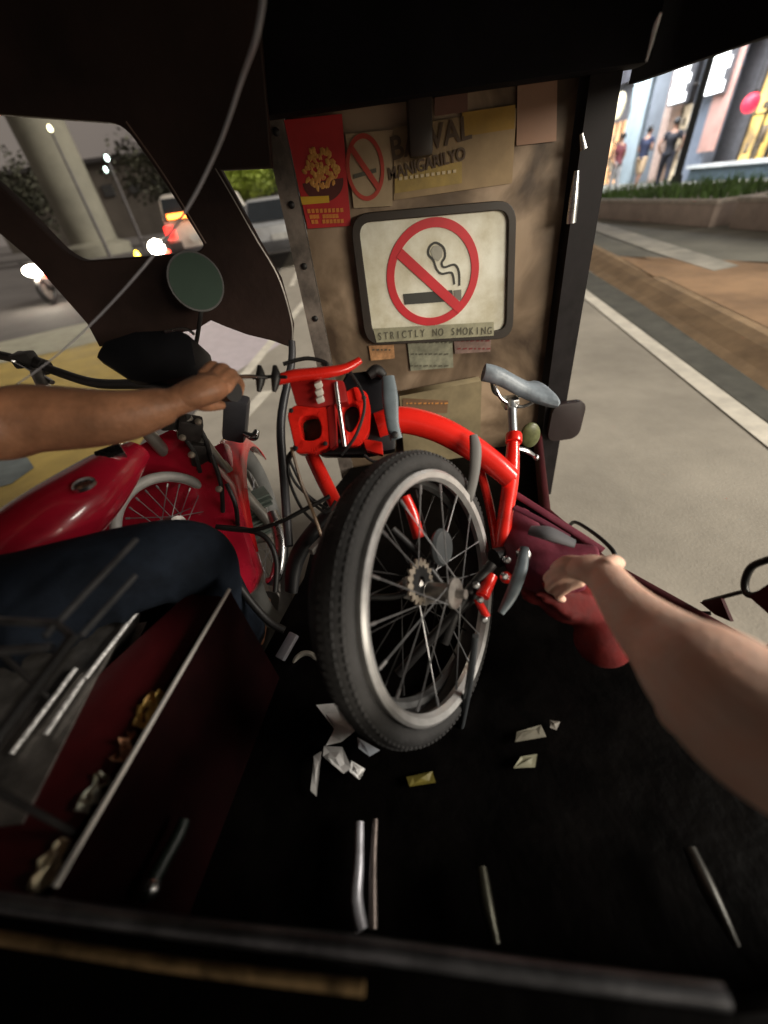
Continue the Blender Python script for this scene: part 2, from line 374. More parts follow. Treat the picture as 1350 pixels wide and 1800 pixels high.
# planters
def planter(x0, x1, y0, y1, h, label):
    t = thing('planter', ((x0+x1)/2, (y0+y1)/2, .11), label, 'planter', 'concrete planters along the pavement')
    g = G(); g.box(((x0+x1)/2, (y0+y1)/2, .11+h/2), (x1-x0, y1-y0, h), bev=.03).build('box', mat('pinkish concrete', (.46, .37, .32), .85, var=.2, scale=2.5, bump=.4), t)
    g = G()
    w = .12
    for bx in (((x0+w/2-.01), (y0+y1)/2, w, y1-y0+.04), ((x1-w/2+.01), (y0+y1)/2, w, y1-y0+.04)):
        g.box((bx[0], bx[1], .11+h+.02), (bx[2], bx[3], .06), bev=.01)
    g.box(((x0+x1)/2, y0+w/2, .11+h+.023), (x1-x0-2*w+.02, w, .055)); g.box(((x0+x1)/2, y1-w/2, .11+h+.023), (x1-x0-2*w+.02, w, .055))
    g.build('rim', mat('pale capping', (.5, .44, .38), .8), t)
    g = G(); rnd = random.Random(int(y0*10))
    n = int((x1-x0)*(y1-y0)*130)
    for i in range(n):
        x = rnd.uniform(x0+w, x1-w); y = rnd.uniform(y0+w, y1-w); hh = rnd.uniform(.05, .22)*(1.3 if noise.noise(V(x, y, 0)*1.2) > 0 else .7)
        a = rnd.uniform(0, 6.28); d = V(math.cos(a), math.sin(a), 0); wd = .018
        b_ = V(x, y, .11+h); e = V(-d.y, d.x, 0)
        g.face([b_-e*wd, b_+e*wd, b_+d*hh*.25+V(0, 0, hh*.6)+e*wd*.7, b_+d*hh*.6+V(0, 0, hh), b_+d*hh*.25+V(0, 0, hh*.6)-e*wd*.7])
    o = g.build('grass', mat('planter grass', (.12, .22, .06), .7, var=.6, scale=2), None, smooth=False)
    tag(o, None, 'grass', kind='stuff'); o['label'] = 'green grass tufts filling the ' + ('nearer' if y0 < 7 else 'farther') + ' planter'
pl_front = U(1250, 400, Z=.11); pl_far = U(1045, 378, Z=.11)
planter(pl_front.x-.05, pl_front.x+2.6, pl_front.y, pl_far.y+1.0, .30, 'long low concrete planter nearer the lamp post, grass on top')
planter(5.75, 8.4, 3.2, pl_front.y-.35, .33, 'second concrete planter at the right edge of the view')

# pedestrians
def pedestrian(px, py, D_, h, shirt, pants, label, lean=0., swing=.25, arms=0, bagc=None, yaw=0.):
    f = U(px, py, D=D_); f.z = .11
    # feet on the pavement below the head seen at this pixel
    t = thing('person', f, label, 'person', 'pedestrians in front of the shops')
    s = h/1.7
    Rz = Matrix.Rotation(yaw, 3, 'Z')
    def p(x, y, z): return f + Rz @ (V(x, y, z)*s)
    sw = swing
    hips = [p(-.09, 0, .92), p(.09, 0, .92)]; kn = [p(-.10, sw*.5, .50), p(.10, -sw*.35, .50)]; an = [p(-.10, sw*.5, .08), p(.10, -sw, .10)]
    g = G()
    g.tube([p(0, 0, .9), p(0, .01, 1.1), p(0, lean*.3, 1.3), p(0, lean*.4, 1.43), p(0, lean*.5, 1.5)], [.135*s, .125*s, .15*s, .11*s, .05*s], 16)
    g.tube([p(0, lean*.5, 1.42), p(0, lean*.55, 1.55)], .052*s, 12)
    g.ell(p(0, lean*.6+.01, 1.62), (.075*s, .092*s, .112*s))
    g.ell(p(0, lean*.6+.10, 1.60), (.014*s, .02*s, .02*s), sub=1)
    for i in range(2):
        sx = -1 if i == 0 else 1
        g.tube([hips[i], kn[i], an[i]], [.085*s, .056*s, .038*s], 12, n=6)
        g.tube([an[i]-V(0, 0, .04*s), an[i]+(Rz @ V(0, .15, 0))*s-V(0, 0, .05*s)], [.04*s, .032*s], 10)
        sh = p(sx*.185, lean*.4, 1.39)
        if arms == 1: el = p(sx*.24, lean*.3+.02, 1.13); wr = p(sx*.10, lean*.3+.22, 1.18)
        elif arms == 2: el = p(sx*.33, lean*.3-.05, 1.15); wr = p(sx*.20, lean*.3+.03, .92)
        else: el = p(sx*.24, -.03*sx, 1.10); wr = p(sx*.25, .14*sx+.02, .86)
        g.tube([p(sx*.08, lean*.4, 1.40), sh, el, wr], [.06*s, .055*s, .040*s, .027*s], 12, n=6)
        g.ell(wr+(wr-el).normalized()*.06*s, (.026*s, .03*s, .05*s), sub=2)
        if i == 0: SL = (sh, el)
        else: SR = (sh, el)
    g.build('body', mat('distant skin', (.28, .15, .10), .6), t, remesh=.016, smooth_it=2)
    g = G()
    g.tube([p(0, 0, .88), p(0, .01, 1.1), p(0, lean*.3, 1.3), p(0, lean*.4, 1.44)], [.155*s, .142*s, .168*s, .10*s], 18)
    for sh, el in (SL, SR): g.tube([sh*.6+p(0, lean*.4, 1.40)*.4, sh, sh.lerp(el, .6)], [.075*s, .068*s, .058*s], 12, n=5)
    g.build('shirt', shirt, t, remesh=.018, smooth_it=2)
    g = G(); fr = .95 if pants[1] else .45
    for i in range(2): g.tube([hips[i]+V(0, 0, .04*s), hips[i].lerp(kn[i], .5), hips[i].lerp(kn[i], .95) if not pants[1] else kn[i]] + ([an[i]] if pants[1] else []), [.11*s, .098*s, .082*s] + ([.062*s] if pants[1] else []), 14, n=5)
    g.ell(p(0, -.01, .93), (.15*s, .125*s, .10*s))
    g.build('trousers' if pants[1] else 'shorts', pants[0], t, remesh=.018, smooth_it=2)
    G().ell(p(0, lean*.6-.02, 1.665), (.088*s, .098*s, .095*s)).build('hair', mat('black hair', (.01, .009, .009), .6), t)
navy = mat('navy cotton', (.015, .02, .05), .8); dark = mat('black cotton', (.014, .014, .02), .8)
pedestrian(1083, 300, 14.2, 1.62, mat('maroon print cotton', (.13, .03, .035), .8, var=.6, scale=9), (mat('pale grey cotton', (.25, .24, .24), .8), True), 'person in a maroon top farthest left, in front of the orange shop', swing=.12, yaw=.4)
pedestrian(1124, 300, 13.6, 1.68, navy, (mat('khaki cotton', (.45, .32, .20), .8), False), 'person in navy shirt and light shorts leaning forward between two others', lean=.12, arms=1, swing=.2, yaw=-1.2)
pedestrian(1170, 290, 12.9, 1.74, dark, (mat('dark trousers', (.02, .02, .03), .8), True), 'person all in black walking beside the lamp post', arms=2, swing=.3, yaw=-.5)

# ------------------------------------------------------------------ left side beyond the motorcycle
pb = V(U(118, 325, Y=29).x, 29, 0)
t = thing('concrete_pillar', pb, 'huge pale round concrete pillar rising behind the oncoming traffic', 'pillar')
pm = mat('pillar concrete', (.19, .18, .14), .85, var=.22, scale=.5, bump=.3)
G().lathe(pb, (0, 0, 1), [(1.8, 0), (1.8, .5), (1.25, .7), (1.2, 16)], 40).build('shaft', pm, t)
G().lathe(pb, (0, 0, 1), [(1.2, 16.02), (3.6, 18), (3.6, 19)], 40).build('pier_cap', pm, t)
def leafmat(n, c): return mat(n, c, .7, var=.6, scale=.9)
def tree(loc, h, rad, n, m, label, seed, group='trees beyond the far lanes'):
    rnd = random.Random(seed); loc = Vector(loc)
    t = thing('tree', loc, label, 'tree', group)
    g = G(); top = loc+V(0, 0, h*.62)
    g.tube([loc, loc+V(.1, 0, h*.3), top], [.16, .12, .06], 10)
    for k in range(7):
        a = k*.9; e = loc+V(math.cos(a)*rad*.6, math.sin(a)*rad*.6, h*rnd.uniform(.6, .9))
        g.tube([loc+V(0, 0, h*rnd.uniform(.3, .5)), loc.lerp(e, .6)+V(0, 0, h*.2), e], [.06, .04, .015], 6)
    g.build('trunk', mat('bark', (.06, .045, .035), .9, var=.4, scale=6), t)
    cl = []
    for k in range(26):
        v = V(rnd.gauss(0, 1), rnd.gauss(0, 1), rnd.gauss(0, .8)).normalized()*rnd.uniform(.35, 1)
        cl.append((loc+V(v.x*rad, v.y*rad, h*.68+v.z*h*.32), rnd.uniform(.25, .5)*rad))
    g = G()
    for i in range(n):
        c, r = rnd.choice(cl); v = V(rnd.gauss(0, 1), rnd.gauss(0, 1), rnd.gauss(0, 1)).normalized()*r*rnd.uniform(.5, 1.05)
        q = c+v; a = V(rnd.gauss(0, 1), rnd.gauss(0, 1), rnd.gauss(0, .6)).normalized(); b_ = a.cross(V(rnd.random(), rnd.random(), rnd.random())).normalized(); z = rnd.uniform(.06, .13)*rad/2
        g.face([q-a*z, q+b_*z*.5, q+a*z, q-b_*z*.5])
    g.build('crown', m, t, smooth=False)
tree((U(428, 320, Y=22).x, 22, 0), 3.7, 1.7, 5200, leafmat('lit leaves', (.34, .42, .07)), 'yellow green tree lit by street light above the silver car', 3)  # street light on the tree put into the bright leaf colour
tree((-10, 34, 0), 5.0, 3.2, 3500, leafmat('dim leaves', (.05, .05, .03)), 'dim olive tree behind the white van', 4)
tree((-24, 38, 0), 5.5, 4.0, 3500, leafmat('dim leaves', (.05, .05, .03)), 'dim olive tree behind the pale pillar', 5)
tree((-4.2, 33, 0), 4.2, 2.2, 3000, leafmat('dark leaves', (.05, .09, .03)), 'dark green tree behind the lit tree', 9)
fb = thing('far_building', (-18, 70, 0), 'dim low building far behind the pillar under the night sky', 'building')
G().box((-22, 74, 4), (50, 8, 8)).build('wall', mat('dim far wall', (.10, .085, .07), .9, var=.3, scale=.2), fb, smooth=False)
g = G()
for i in range(14): g.box((-44+i*3.4, 69.95, 5.2), (1.4, .2, 1.2))
g.build('window', mat('dim far window', (.05, .05, .05), .4), fb, smooth=False)
G().box((-22, 74, 8.2), (51, 9, .4)).build('roof', mat('dim far roof', (.05, .045, .045), .9), fb, smooth=False)

def car(loc, yaw, Ls, Wd, H, paint, label, cat, van=False, lit=None, name='parked_car', front_lit=False):
    loc = Vector(loc); t = thing(name, loc, label, cat, 'vehicles on the far lanes')
    Rz = Matrix.Rotation(yaw, 3, 'Z')
    def p(x, y, z): return loc + Rz @ V(x, y, z)
    w = Wd/2; L = Ls/2
    if van: side = [(-L, .35), (-L, H-.1), (-L+.15, H), (L-.9, H), (L-.25, H*.62), (L, H*.52), (L, .35)]
    else: side = [(-L, .38), (-L-.02, H*.62), (-L+.35, H*.66), (-L+.75, H-.06), (-L+1.1, H), (L-1.9, H-.02), (L-1.2, H*.66), (L-.15, H*.55), (L, H*.45), (L, .32)]
    g = G()
    prof = []
    for s_, k in ((-1, .88), (-1, 1.0), (1, 1.0), (1, .88)):
        pass
    secs = [(-w, .985), (-w*.86, 1.0), (w*.86, 1.0), (w, .985)]
    rings = []
    for (x, sc) in secs:
        row = []
        for (y, z) in side:
            zz = z if z < H*.6 else H*.6+(z-H*.6)
            xx = x*(1-.22*max(0, (z-H*.6)/(H*.4)))
            row.append(g.b.verts.new(p(xx, y*sc, zz*(1 if abs(x) < w*.9 else .985))))
        rings.append(row)
    for A, B in zip(rings, rings[1:]):
        for k in range(len(side)): g.b.faces.new((A[k], A[(k+1) % len(side)], B[(k+1) % len(side)], B[k]))
    g.b.faces.new(rings[0]); g.b.faces.new(list(reversed(rings[-1])))
    g.build('body', paint, t, ang=50)
    gl = mat('dark car glass', (.02, .025, .03), .12, var=.1)
    for sy, nm in ((-1, 'rear_window'), (1, 'windscreen')):
        if van: y0, y1 = ((-L-.012, -L-.012) if sy < 0 else (L-.22, L-.86))
        else: y0, y1 = ((-L+.36, -L+.74) if sy < 0 else (L-1.2, L-1.86))
        z0, z1 = H*.67, H*.93; wx = w*.82
        e = .02*sy if not (van and sy < 0) else -.01
        G().prism([p(-wx, y0+e, z0+.02), p(wx, y0+e, z0+.02), p(wx*.9, y1+e, z1+.02), p(-wx*.9, y1+e, z1+.02)], Rz @ V(0, .01*sy, .012)).build(nm, gl, t, smooth=False)
    for sx in (-1, 1):
        a = w*.90; 
        G().prism([p(sx*(w*.99+.005), -L+.8, H*.67), p(sx*(w*.99+.005), L-1.5, H*.67), p(sx*w*.86, L-2.0, H*.93), p(sx*w*.86, -L+1.1, H*.93)], Rz @ V(sx*.02, 0, 0)).build('side_window', gl, t, smooth=False)
        for y in (-L+.8, L-.8):
            wh = G().ring(p(sx*(w-.08), y, .32), Rz @ V(1, 0, 0), .24, .085, 28, 10).build('wheel', M['black'], t)
            G().lathe(p(sx*(w-.08), y, .32), Rz @ V(sx, 0, 0), [(.17, .0), (.17, .05), (.05, .08), (.02, .09)], 16).build('rim', M['rim'], wh)
        G().box(p(sx*w*.8, -L-.015, H*.55), (.22, .06, .26 if van else .14), Rz, .015).build('tail_light', mat('lit tail light', (.5, .01, .01), .4, emit=(1, .03, .02), es=3) if lit == 'rear' else mat('tail light', (.35, .02, .02), .3), t)
        G().box(p(sx*w*.76, L-.01, H*.46), (.28, .08, .13), Rz, .015).build('headlight', mat('lit headlight', (.8, .8, .7), .3, emit=(1, .55, .25), es=9) if front_lit else mat('headlight', (.6, .6, .6), .2), t)
        G().box(p(sx*(w+.08), L-1.55, H*.68), (.16, .1, .12), Rz, .02).build('door_mirror', paint, t)
    G().box(p(0, -L-.03, .45), (Wd*.96, .12, .2), Rz, .03).build('rear_bumper', mat('bumper', (.06, .06, .065), .5), t)
    G().box(p(0, L+.02, .42), (Wd*.96, .12, .2), Rz, .03).build('front_bumper', MATS['bumper'], t)
    G().box(p(0, -L-.02, H*.46), (.5, .03, .14), Rz).build('number_plate', mat('plate', (.5, .5, .48), .5), t)
    return t
car((-1.55, 12.6, 0), R_(6), 4.2, 1.75, 1.3, mat('silver paint', (.62, .65, .68), .3, metal=.4, var=.08, coat=.5), 'silver car parked under the yellow green tree', 'car')
tvan = car((-3.75, 14.6, 0), R_(3), 4.4, 1.75, 1.62, mat('white paint', (.62, .58, .52), .4, var=.1), 'white van with its red tail lights glowing beside the bright headlight', 'van', van=True, lit='rear', name='van')
c = U(316, 379, Y=12.32)
hl = G().box(c, (.62, .05, .10), bev=.02).build('brake_light', mat('orange brake bar', (.6, .1, .02), .4, emit=(1, .22, .03), es=7), tvan)
# oncoming scooter with the brilliant headlight
def scooter(hc, label, em, es_, two):
    t = thing('scooter', (hc.x, hc.y+.2, 0), label, 'scooter', 'oncoming scooters')
    G().ell(hc, (.16 if two else .20, .09, .14 if two else .10)).build('headlight', mat('headlight '+label[:8], (1, 1, 1), .3, emit=em, es=es_), t)
    G().box(hc+V(0, .22, -.16), (.36, .3, .42), bev=.08).build('fairing', mat('dark scooter plastic', (.03, .027, .027), .5), t)
    G().tube([hc+V(-.36, .28, .16), hc+V(0, .2, .12), hc+V(.36, .28, .16)], .02).build('handlebar', M['black'], t)
    for dy in (.05, 1.25):
        wh = G().ring((hc.x, hc.y+dy, .26), (1, 0, 0), .20, .055, 28, 10).build('wheel', M['black'], t)
        G().lathe((hc.x, hc.y+dy, .26), (1, 0, 0), [(.14, -.02), (.15, 0), (.14, .02)], 18).build('rim', M['dullmetal'], wh)
    G().box((hc.x, hc.y+.85, .62), (.30, 1.0, .22), bev=.06).build('seat', M['black'], t)
    G().box((hc.x, hc.y+.45, .32), (.28, .5, .10), bev=.03).build('footboard', M['black'], t)
    G().ell(hc+V(.19, -.02, -.10), (.07, .05, .04)).build('indicator', mat('red marker', (.5, .02, .02), .4, emit=(1, .06, .03), es=8), t)
    if two: G().ell(hc+V(-.46, -.02, -.10), (.05, .04, .10)).build('indicator', mat('yellow marker', (.5, .4, .02), .4, emit=(1, .62, .05), es=8), t)
scooter(U(275, 435, Y=10.6), 'oncoming scooter whose single headlight glares white beside the van', (1, .9, .72), 70, True)
scooter(U(58, 476, Y=9.9), 'oncoming scooter at the far left with a warm orange headlight', (1, .62, .34), 14, False)
for (px, py, lb) in ((88, 226, 'upper'), (188, 278, 'lower')):
    c = U(px, py, Y=26); 
    b_ = V(c.x, c.y, 0)
    t = thing('street_lamp', b_, 'tiny %s street lamp glowing in the dark sky %s' % (('yellow', 'on the pale pillar side') if lb == 'upper' else ('white', 'between pillar and roof strut')), 'street lamp')
    G().tube([b_, V(c.x, c.y, c.z-.1)], [.09, .05], 10).build('pole', mat('far post', (.10, .09, .09), .6), t)
    G().ell(c, (.08, .08, .13)).build('lamp_head', mat('far lamp '+lb, (.9, .9, .8), .4, emit=(1, .9, .5) if lb == 'upper' else (.75, 1, .9), es=6), t)
    if lb == 'lower': G().ell(c+V(-.28, 0, -.38), (.06, .06, .11)).build('lamp_head', MATS['far lamp lower'], t)

# ------------------------------------------------------------------ SIDECAR
PY = 1.25
def pp(px, py, y=PY): v = U(px, py, Y=y); return (v.x, v.z)
def P3(px, py, y=PY): return U(px, py, Y=y)
sc = thing('sidecar', (.2, .4, 0), 'dark maroon motorcycle sidecar cabin seen from its passenger seat', 'sidecar')
# roof
G().box((-.45, .45, 1.475), (3.0, 2.2, .04), bev=.01).build('roof', M['roof'], sc)
va = U(1350, 62, X=.72); vb = U(1072, 160, X=.72)
g = G(); sl_ = (vb.z-va.z)/(vb.y-va.y)
zf = lambda y: va.z+sl_*(y-va.y)
g.prism([V(.72, -.8, zf(-.8)), V(.72, 1.30, zf(1.3)), V(.72, 1.30, 1.452), V(.72, -.8, 1.452)], (.02, 0, 0)); g.build('roof_valance', M['roof'], sc, smooth=False)
# front panel made of an upper beam, a left edge strip, blotchy screen (reflections put into its colour) and right pillar
L0, L1 = pp(468, 226), pp(557, 630)
R0, R1 = pp(1070, 150), pp(985, 690)
xl = lambda z: L0[0]+(L1[0]-L0[0])*(z-L0[1])/(L1[1]-L0[1])
xr = lambda z: R0[0]+(R1[0]-R0[0])*(z-R0[1])/(R1[1]-R0[1])
def panelmat():
    m = bpy.data.materials.new('brown screen with reflections'); m.use_nodes = True; t = m.node_tree; p = t.nodes['Principled BSDF']
    co = t.nodes.new('ShaderNodeTexCoord'); n = t.nodes.new('ShaderNodeTexNoise'); n.inputs['Scale'].default_value = 4.5; n.inputs['Detail'].default_value = 5; n.inputs['Distortion'].default_value = .6
    t.links.new(co.outputs['Object'], n.inputs['Vector'])
    r = t.nodes.new('ShaderNodeValToRGB'); e = r.color_ramp.elements
    e[0].position = .36; e[0].color = (.065, .042, .027, 1); e[1].position = .62; e[1].color = (.38, .28, .195, 1)
    x = r.color_ramp.elements.new(.5); x.color = (.20, .142, .094, 1)
    t.links.new(n.outputs['Fac'], r.inputs['Fac']); t.links.new(r.outputs['Color'], p.inputs['Base Color'])
    p.inputs['Roughness'].default_value = .5; p.inputs['Specular IOR Level'].default_value = .25
    n2 = t.nodes.new('ShaderNodeTexNoise'); n2.inputs['Scale'].default_value = 14
    t.links.new(co.outputs['Object'], n2.inputs['Vector']); b_ = t.nodes.new('ShaderNodeBump'); b_.inputs['Strength'].default_value = .25; b_.inputs['Distance'].default_value = .01
    t.links.new(n2.outputs['Fac'], b_.inputs['Height']); t.links.new(b_.outputs[0], p.inputs['Normal'])
    return m
zt, zb = 1.452, .08
sw_ = .045
fp = shape('front_panel', [[(xl(zt)+sw_, zt), (xr(zt)-.07, zt), (xr(zb)-.07, zb), (xl(zb)+sw_, zb)]], PY+.012, .02, panelmat(), sc)
shape('edge_strip', [[(xl(zt)-.004, zt), (xl(zt)+sw_-.002, zt), (xl(zb)+sw_-.002, zb), (xl(zb)-.004, zb)]], PY+.006, .034, mat('grimy grey strip', (.17, .14, .12), .6, var=.5, scale=14, bump=.3), sc)
for k in range(7):
    z = 1.36-.13*k; G().lathe((xl(z)+.022, PY-.013, z), (0, -1, 0), [(.008, 0), (.008, .003), (.004, .006)], 12).build('screw', M['black'], sc)
shape('side_pillar', [[(xr(zt)-.068, zt), (xr(zt)+.004, zt), (xr(zb)+.004, zb), (xr(zb)-.068, zb)]], PY-.01, .07, mat('satin black pillar', (.012, .010, .011), .6, var=.4, scale=20, spec=.15), sc)
# chrome reflector strip low on pillar
a, b = P3(1014, 300, PY-.06), P3(1004, 392, PY-.06)
G().tube([a, a.lerp(b, .5), b], [.006, .011, .012], 12).build('chrome_strip', M['chrome'], sc)
a, b = P3(1022, 235, PY-.06), P3(1026, 262, PY-.06)
G().tube([a, b], [.004, .008], 10).build('chrome_clip', M['chrome'], sc)
# dark beam at the top of the screen and hanging box
G().box((.215, PY-.05, (1.455+U(720, 172, Y=1.18).z)/2), (.95, .06, 1.455-U(720, 172, Y=1.18).z), bev=.012).build('header_beam', M['roof'], sc)
a = P3(737, 215, PY-.03)
G().box((a.x, PY-.035, a.z), (.056, .035, .12), bev=.012).build('hanging_box', mat('dark brown plastic', (.03, .018, .012), .45), sc)
# lower boards of the front panel
a, b = pp(700, 690, PY-.02), pp(832, 775, PY-.02)
shape('lower_locker', [[(a[0], a[1]), (b[0]+.01, a[1]+.012), (b[0]+.02, b[1]-.1), (a[0], b[1]-.1)]], PY-.03, .04, mat('olive brown board', (.20, .16, .09), .6, var=.3, scale=8), sc)
# mud flap plate outside the pillar
c = U(996, 742, Y=PY-.07)
g = G(); g.prism([c+V(x, 0, z) for x, z in rr_poly(.115, .142, .03)], (0, .02, 0), .003); g.build('side_plate', mat('dark maroon plate', (.018, .010, .011), .5), sc)

# canopy frame (big brown A-frame with windows, left of the front panel)
CY = 1.16
q = lambda L: [pp(x, y, CY) for x, y in L]
_za = V(-1.7, 0, 1.454)
outer = [(-1.7, 1.454), (-.09, 1.454)]+q([(476, 292), (385, 296), (412, 345), (452, 420), (492, 490), (514, 570), (512, 606), (480, 594), (438, 584), (400, 570), (372, 558), (345, 575), (180, 604), (160, 566), (120, 520), (60, 452), (-10, 392), (-420, 130)])
hole = round_poly(q([(-300, 175), (222, 214), (290, 310), (366, 432), (352, 446), (150, 462), (118, 444), (60, 384), (-10, 314)]), .03)
shape('canopy_frame', [outer, hole], CY, .022, M['gloom'], sc, bev=.004)
E_ = [P3(x, y, CY-.012) for x, y in ((379, 296), (408, 345), (450, 420), (490, 490), (512, 565), (513, 606))]
G().tube(E_, .0035, 8).build('frame_trim', M['dullmetal'], sc)
G().tube([P3(x, y, CY-.014) for x, y in ((222, 214), (290, 310), (362, 428))], .0022, 6).build('frame_trim', mat('brown trim', (.14, .09, .07), .5), sc)
# vertical black hose/tube hanging in front of the panel edge
tb = [U(513, 600, D=1.0), U(512, 640, D=1.0), U(494, 740, D=.98), U(500, 850, D=.95), U(508, 960, D=.9)]
G().tube(tb, [.009, .010, .011, .011, .010], 12).build('side_post', mat('dark grey post', (.05, .05, .055), .4), sc)

# floor and low right sill, left wall
FZ = .32
e0, e1, e2 = U(960, 890, Z=.38), U(1070, 985, Z=.38), U(1350, 1140, Z=.38)
e3 = e2+(e2-e1).normalized()*.6; EN = [V(.60, 1.235, .38), e0, e1, e2, e3]
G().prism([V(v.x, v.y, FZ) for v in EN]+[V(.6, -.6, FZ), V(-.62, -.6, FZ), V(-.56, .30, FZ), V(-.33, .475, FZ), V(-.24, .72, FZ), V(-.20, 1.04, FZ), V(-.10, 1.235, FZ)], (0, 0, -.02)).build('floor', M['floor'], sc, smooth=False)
g = G(); g.tube([v+V(0, 0, -.02) for v in EN], .016, 12, smooth=False); g.prism([v+V(0, 0, -.02) for v in EN]+[v+V(0, 0, -.16) for v in EN[::-1]], (-.006, 0, 0)) if False else None
for a_, b_ in zip(EN, EN[1:]):
    g.prism([a_+V(-.004, 0, -.02), b_+V(-.004, 0, -.02), b_+V(-.004, 0, -.2), a_+V(-.004, 0, -.2)], (.008, 0, 0))
g.build('door_sill', mat('dark maroon sill', (.045, .005, .007), .6, spec=.2), sc)
# left wall : long trim at z=.62
A, B = U(393, 1053, Z=.62), U(111, 1535, Z=.62); dAB = (B-A).normalized(); B2 = B+dAB*.25; A2 = A-dAB*.02
G().tube([A2, B+dAB*.01], .0030, 8).build('trim_strip', mat('bright steel trim', (.75, .72, .68), .35, metal=.7, var=.1), sc)
nL = Vector((dAB.y, -dAB.x, 0)).normalized()
if nL.x > 0: nL = -nL                      # pointing outwards (left)
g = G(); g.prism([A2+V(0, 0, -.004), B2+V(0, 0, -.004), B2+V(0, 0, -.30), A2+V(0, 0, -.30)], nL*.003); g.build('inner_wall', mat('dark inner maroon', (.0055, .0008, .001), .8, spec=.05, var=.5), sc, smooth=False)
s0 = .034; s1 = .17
g = G(); g.prism([A2+nL*s0*.7+V(0, 0, -.02), B2+nL*s0+V(0, 0, -.02), B2+nL*.30+V(0, 0, -.02), A2+nL*.09+V(0, 0, -.02)], (0, 0, -.02), .003); g.build('side_deck', M['maroon'], sc)
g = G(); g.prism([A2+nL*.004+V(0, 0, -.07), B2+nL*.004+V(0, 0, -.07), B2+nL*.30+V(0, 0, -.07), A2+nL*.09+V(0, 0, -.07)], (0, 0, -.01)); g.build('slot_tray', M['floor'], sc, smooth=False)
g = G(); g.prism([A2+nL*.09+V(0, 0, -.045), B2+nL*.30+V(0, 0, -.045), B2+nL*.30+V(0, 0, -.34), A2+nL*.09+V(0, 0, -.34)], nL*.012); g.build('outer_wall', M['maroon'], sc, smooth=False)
zt_ = .612
steel = mat('speckled steel trim', (.62, .62, .62), .5, metal=.3, var=.6, scale=160)
for (a, b, r) in (((276, 1030), (150, 1192), .0034), ((146, 1194), (80, 1291), .0034), ((133, 1175), (20, 1325), .0034)):
    g = G(); g.tube([U(*a, Z=zt_), U(*b, Z=zt_)], r, 8); g.build('trim_strip', steel, sc)
dim = mat('dull grey bar', (.075, .075, .078), .5, var=.4, scale=30)
for (a, b, r) in (((240, 948), (78, 1120), .005), ((238, 1012), (142, 1118), .004), ((-40, 1090), (100, 1096), .006), ((-40, 1148), (90, 1138), .006), ((130, 1118), (-30, 1330), .008), ((100, 1096), (132, 1124), .005)):
    g = G(); g.tube([U(*a, Z=.79), U(*b, Z=.79)], r*.72, 10); g.build('rack_bar', dim if r < .007 else M['black'], sc)
g = G(); g.prism([U(x, y, Z=.55) for x, y in ((-260, 1110), (60, 1100), (250, 1035), (300, 1060), (160, 1230), (20, 1420), (-260, 1560))], (0, 0, -.02), .003); g.build('foot_guard', mat('dark brown guard sheet', (.009, .0045, .0045), 1, var=.4, spec=.0), sc)
for px_, py_ in ((-60, 1090), (-60, 1360)):
    a_ = U(px_, py_, Z=.79); G().tube([a_, a_+V(-.03, 0, -.20)], .0035, 8).build('rack_post', M['black'], sc)
# seat rail at the very bottom
g = G(); g.tube([U(-60, 1578, Z=.64), U(330, 1632, Z=.64), U(640, 1668, Z=.64), U(960, 1712, Z=.64), U(1275, 1752, Z=.64)], .0072, 14)
g.build('seat_rail', mat('worn black chrome', (.14, .14, .15), .34, metal=.85, var=.5, scale=18), sc)
g = G(); g.tube([U(-60, 1640, Z=.632), U(120, 1668, Z=.632), U(330, 1700, Z=.632), U(640, 1738, Z=.632)], .0045, 12)
g.build('seat_rail', mat('rusty tube', (.26, .17, .08), .5, metal=.6, var=.8, scale=22), sc)
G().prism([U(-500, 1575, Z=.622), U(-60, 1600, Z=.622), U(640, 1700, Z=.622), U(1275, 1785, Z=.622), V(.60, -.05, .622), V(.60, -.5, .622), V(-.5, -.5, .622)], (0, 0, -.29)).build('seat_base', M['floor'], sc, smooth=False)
G().box((.10, -.26, .63), (.9, .34, .07), bev=.03).build('seat', mat('black vinyl seat', (.008, .008, .008), .7, spec=.15), sc)
# passenger knob / lever on the left floor
a = U(262, 1562, Z=.50)
G().tube([a, U(285, 1518, Z=.50), U(312, 1470, Z=.50), U(325, 1440, Z=.50)], [.009, .0085, .008, .007], 12).build('floor_lever', mat('greenish black paint', (.008, .014, .011), .45, var=.4, scale=25), sc)
G().ell(a, (.013, .013, .011)).build('lever_knob', M['chrome'], sc)
# grab loops on the sill
def loop(pts, r, name='grab_loop'):
    P = [U(x, y, X=.63) for x, y in pts]
    P.append(P[0]); G().tube(P, r, 10, n=6).build(name, mat('black coated steel', (.012, .013, .014), .35), sc)
loop([(1000, 925), (1012, 918), (1045, 938), (1075, 965), (1082, 985), (1068, 988), (1040, 965), (1006, 945)], .0062)
loop([(1350, 984), (1322, 996), (1310, 1020), (1312, 1042), (1330, 1046), (1362, 1030), (1390, 1000), (1380, 980)], .0062)
g = G(); g.tube([U(1314, 1038, X=.63), U(1275, 1048, X=.63), U(1238, 1058, X=.63)], .004, 8).build('loop_stay', MATS['black coated steel'], sc)
g = G(); g.prism([U(x, y, X=.63) for x, y in ((1235, 1058), (1272, 1050), (1290, 1092), (1262, 1080))], (-.006, 0, 0)); g.build('bracket', MATS['dark maroon sill'], sc, smooth=False)
g = G(); g.prism([U(x, y, X=.63) for x, y in ((1322, 1048), (1420, 985), (1440, 1120), (1370, 1090))], (-.006, 0, 0)); g.build('bracket', MATS['dark maroon sill'], sc, smooth=False)
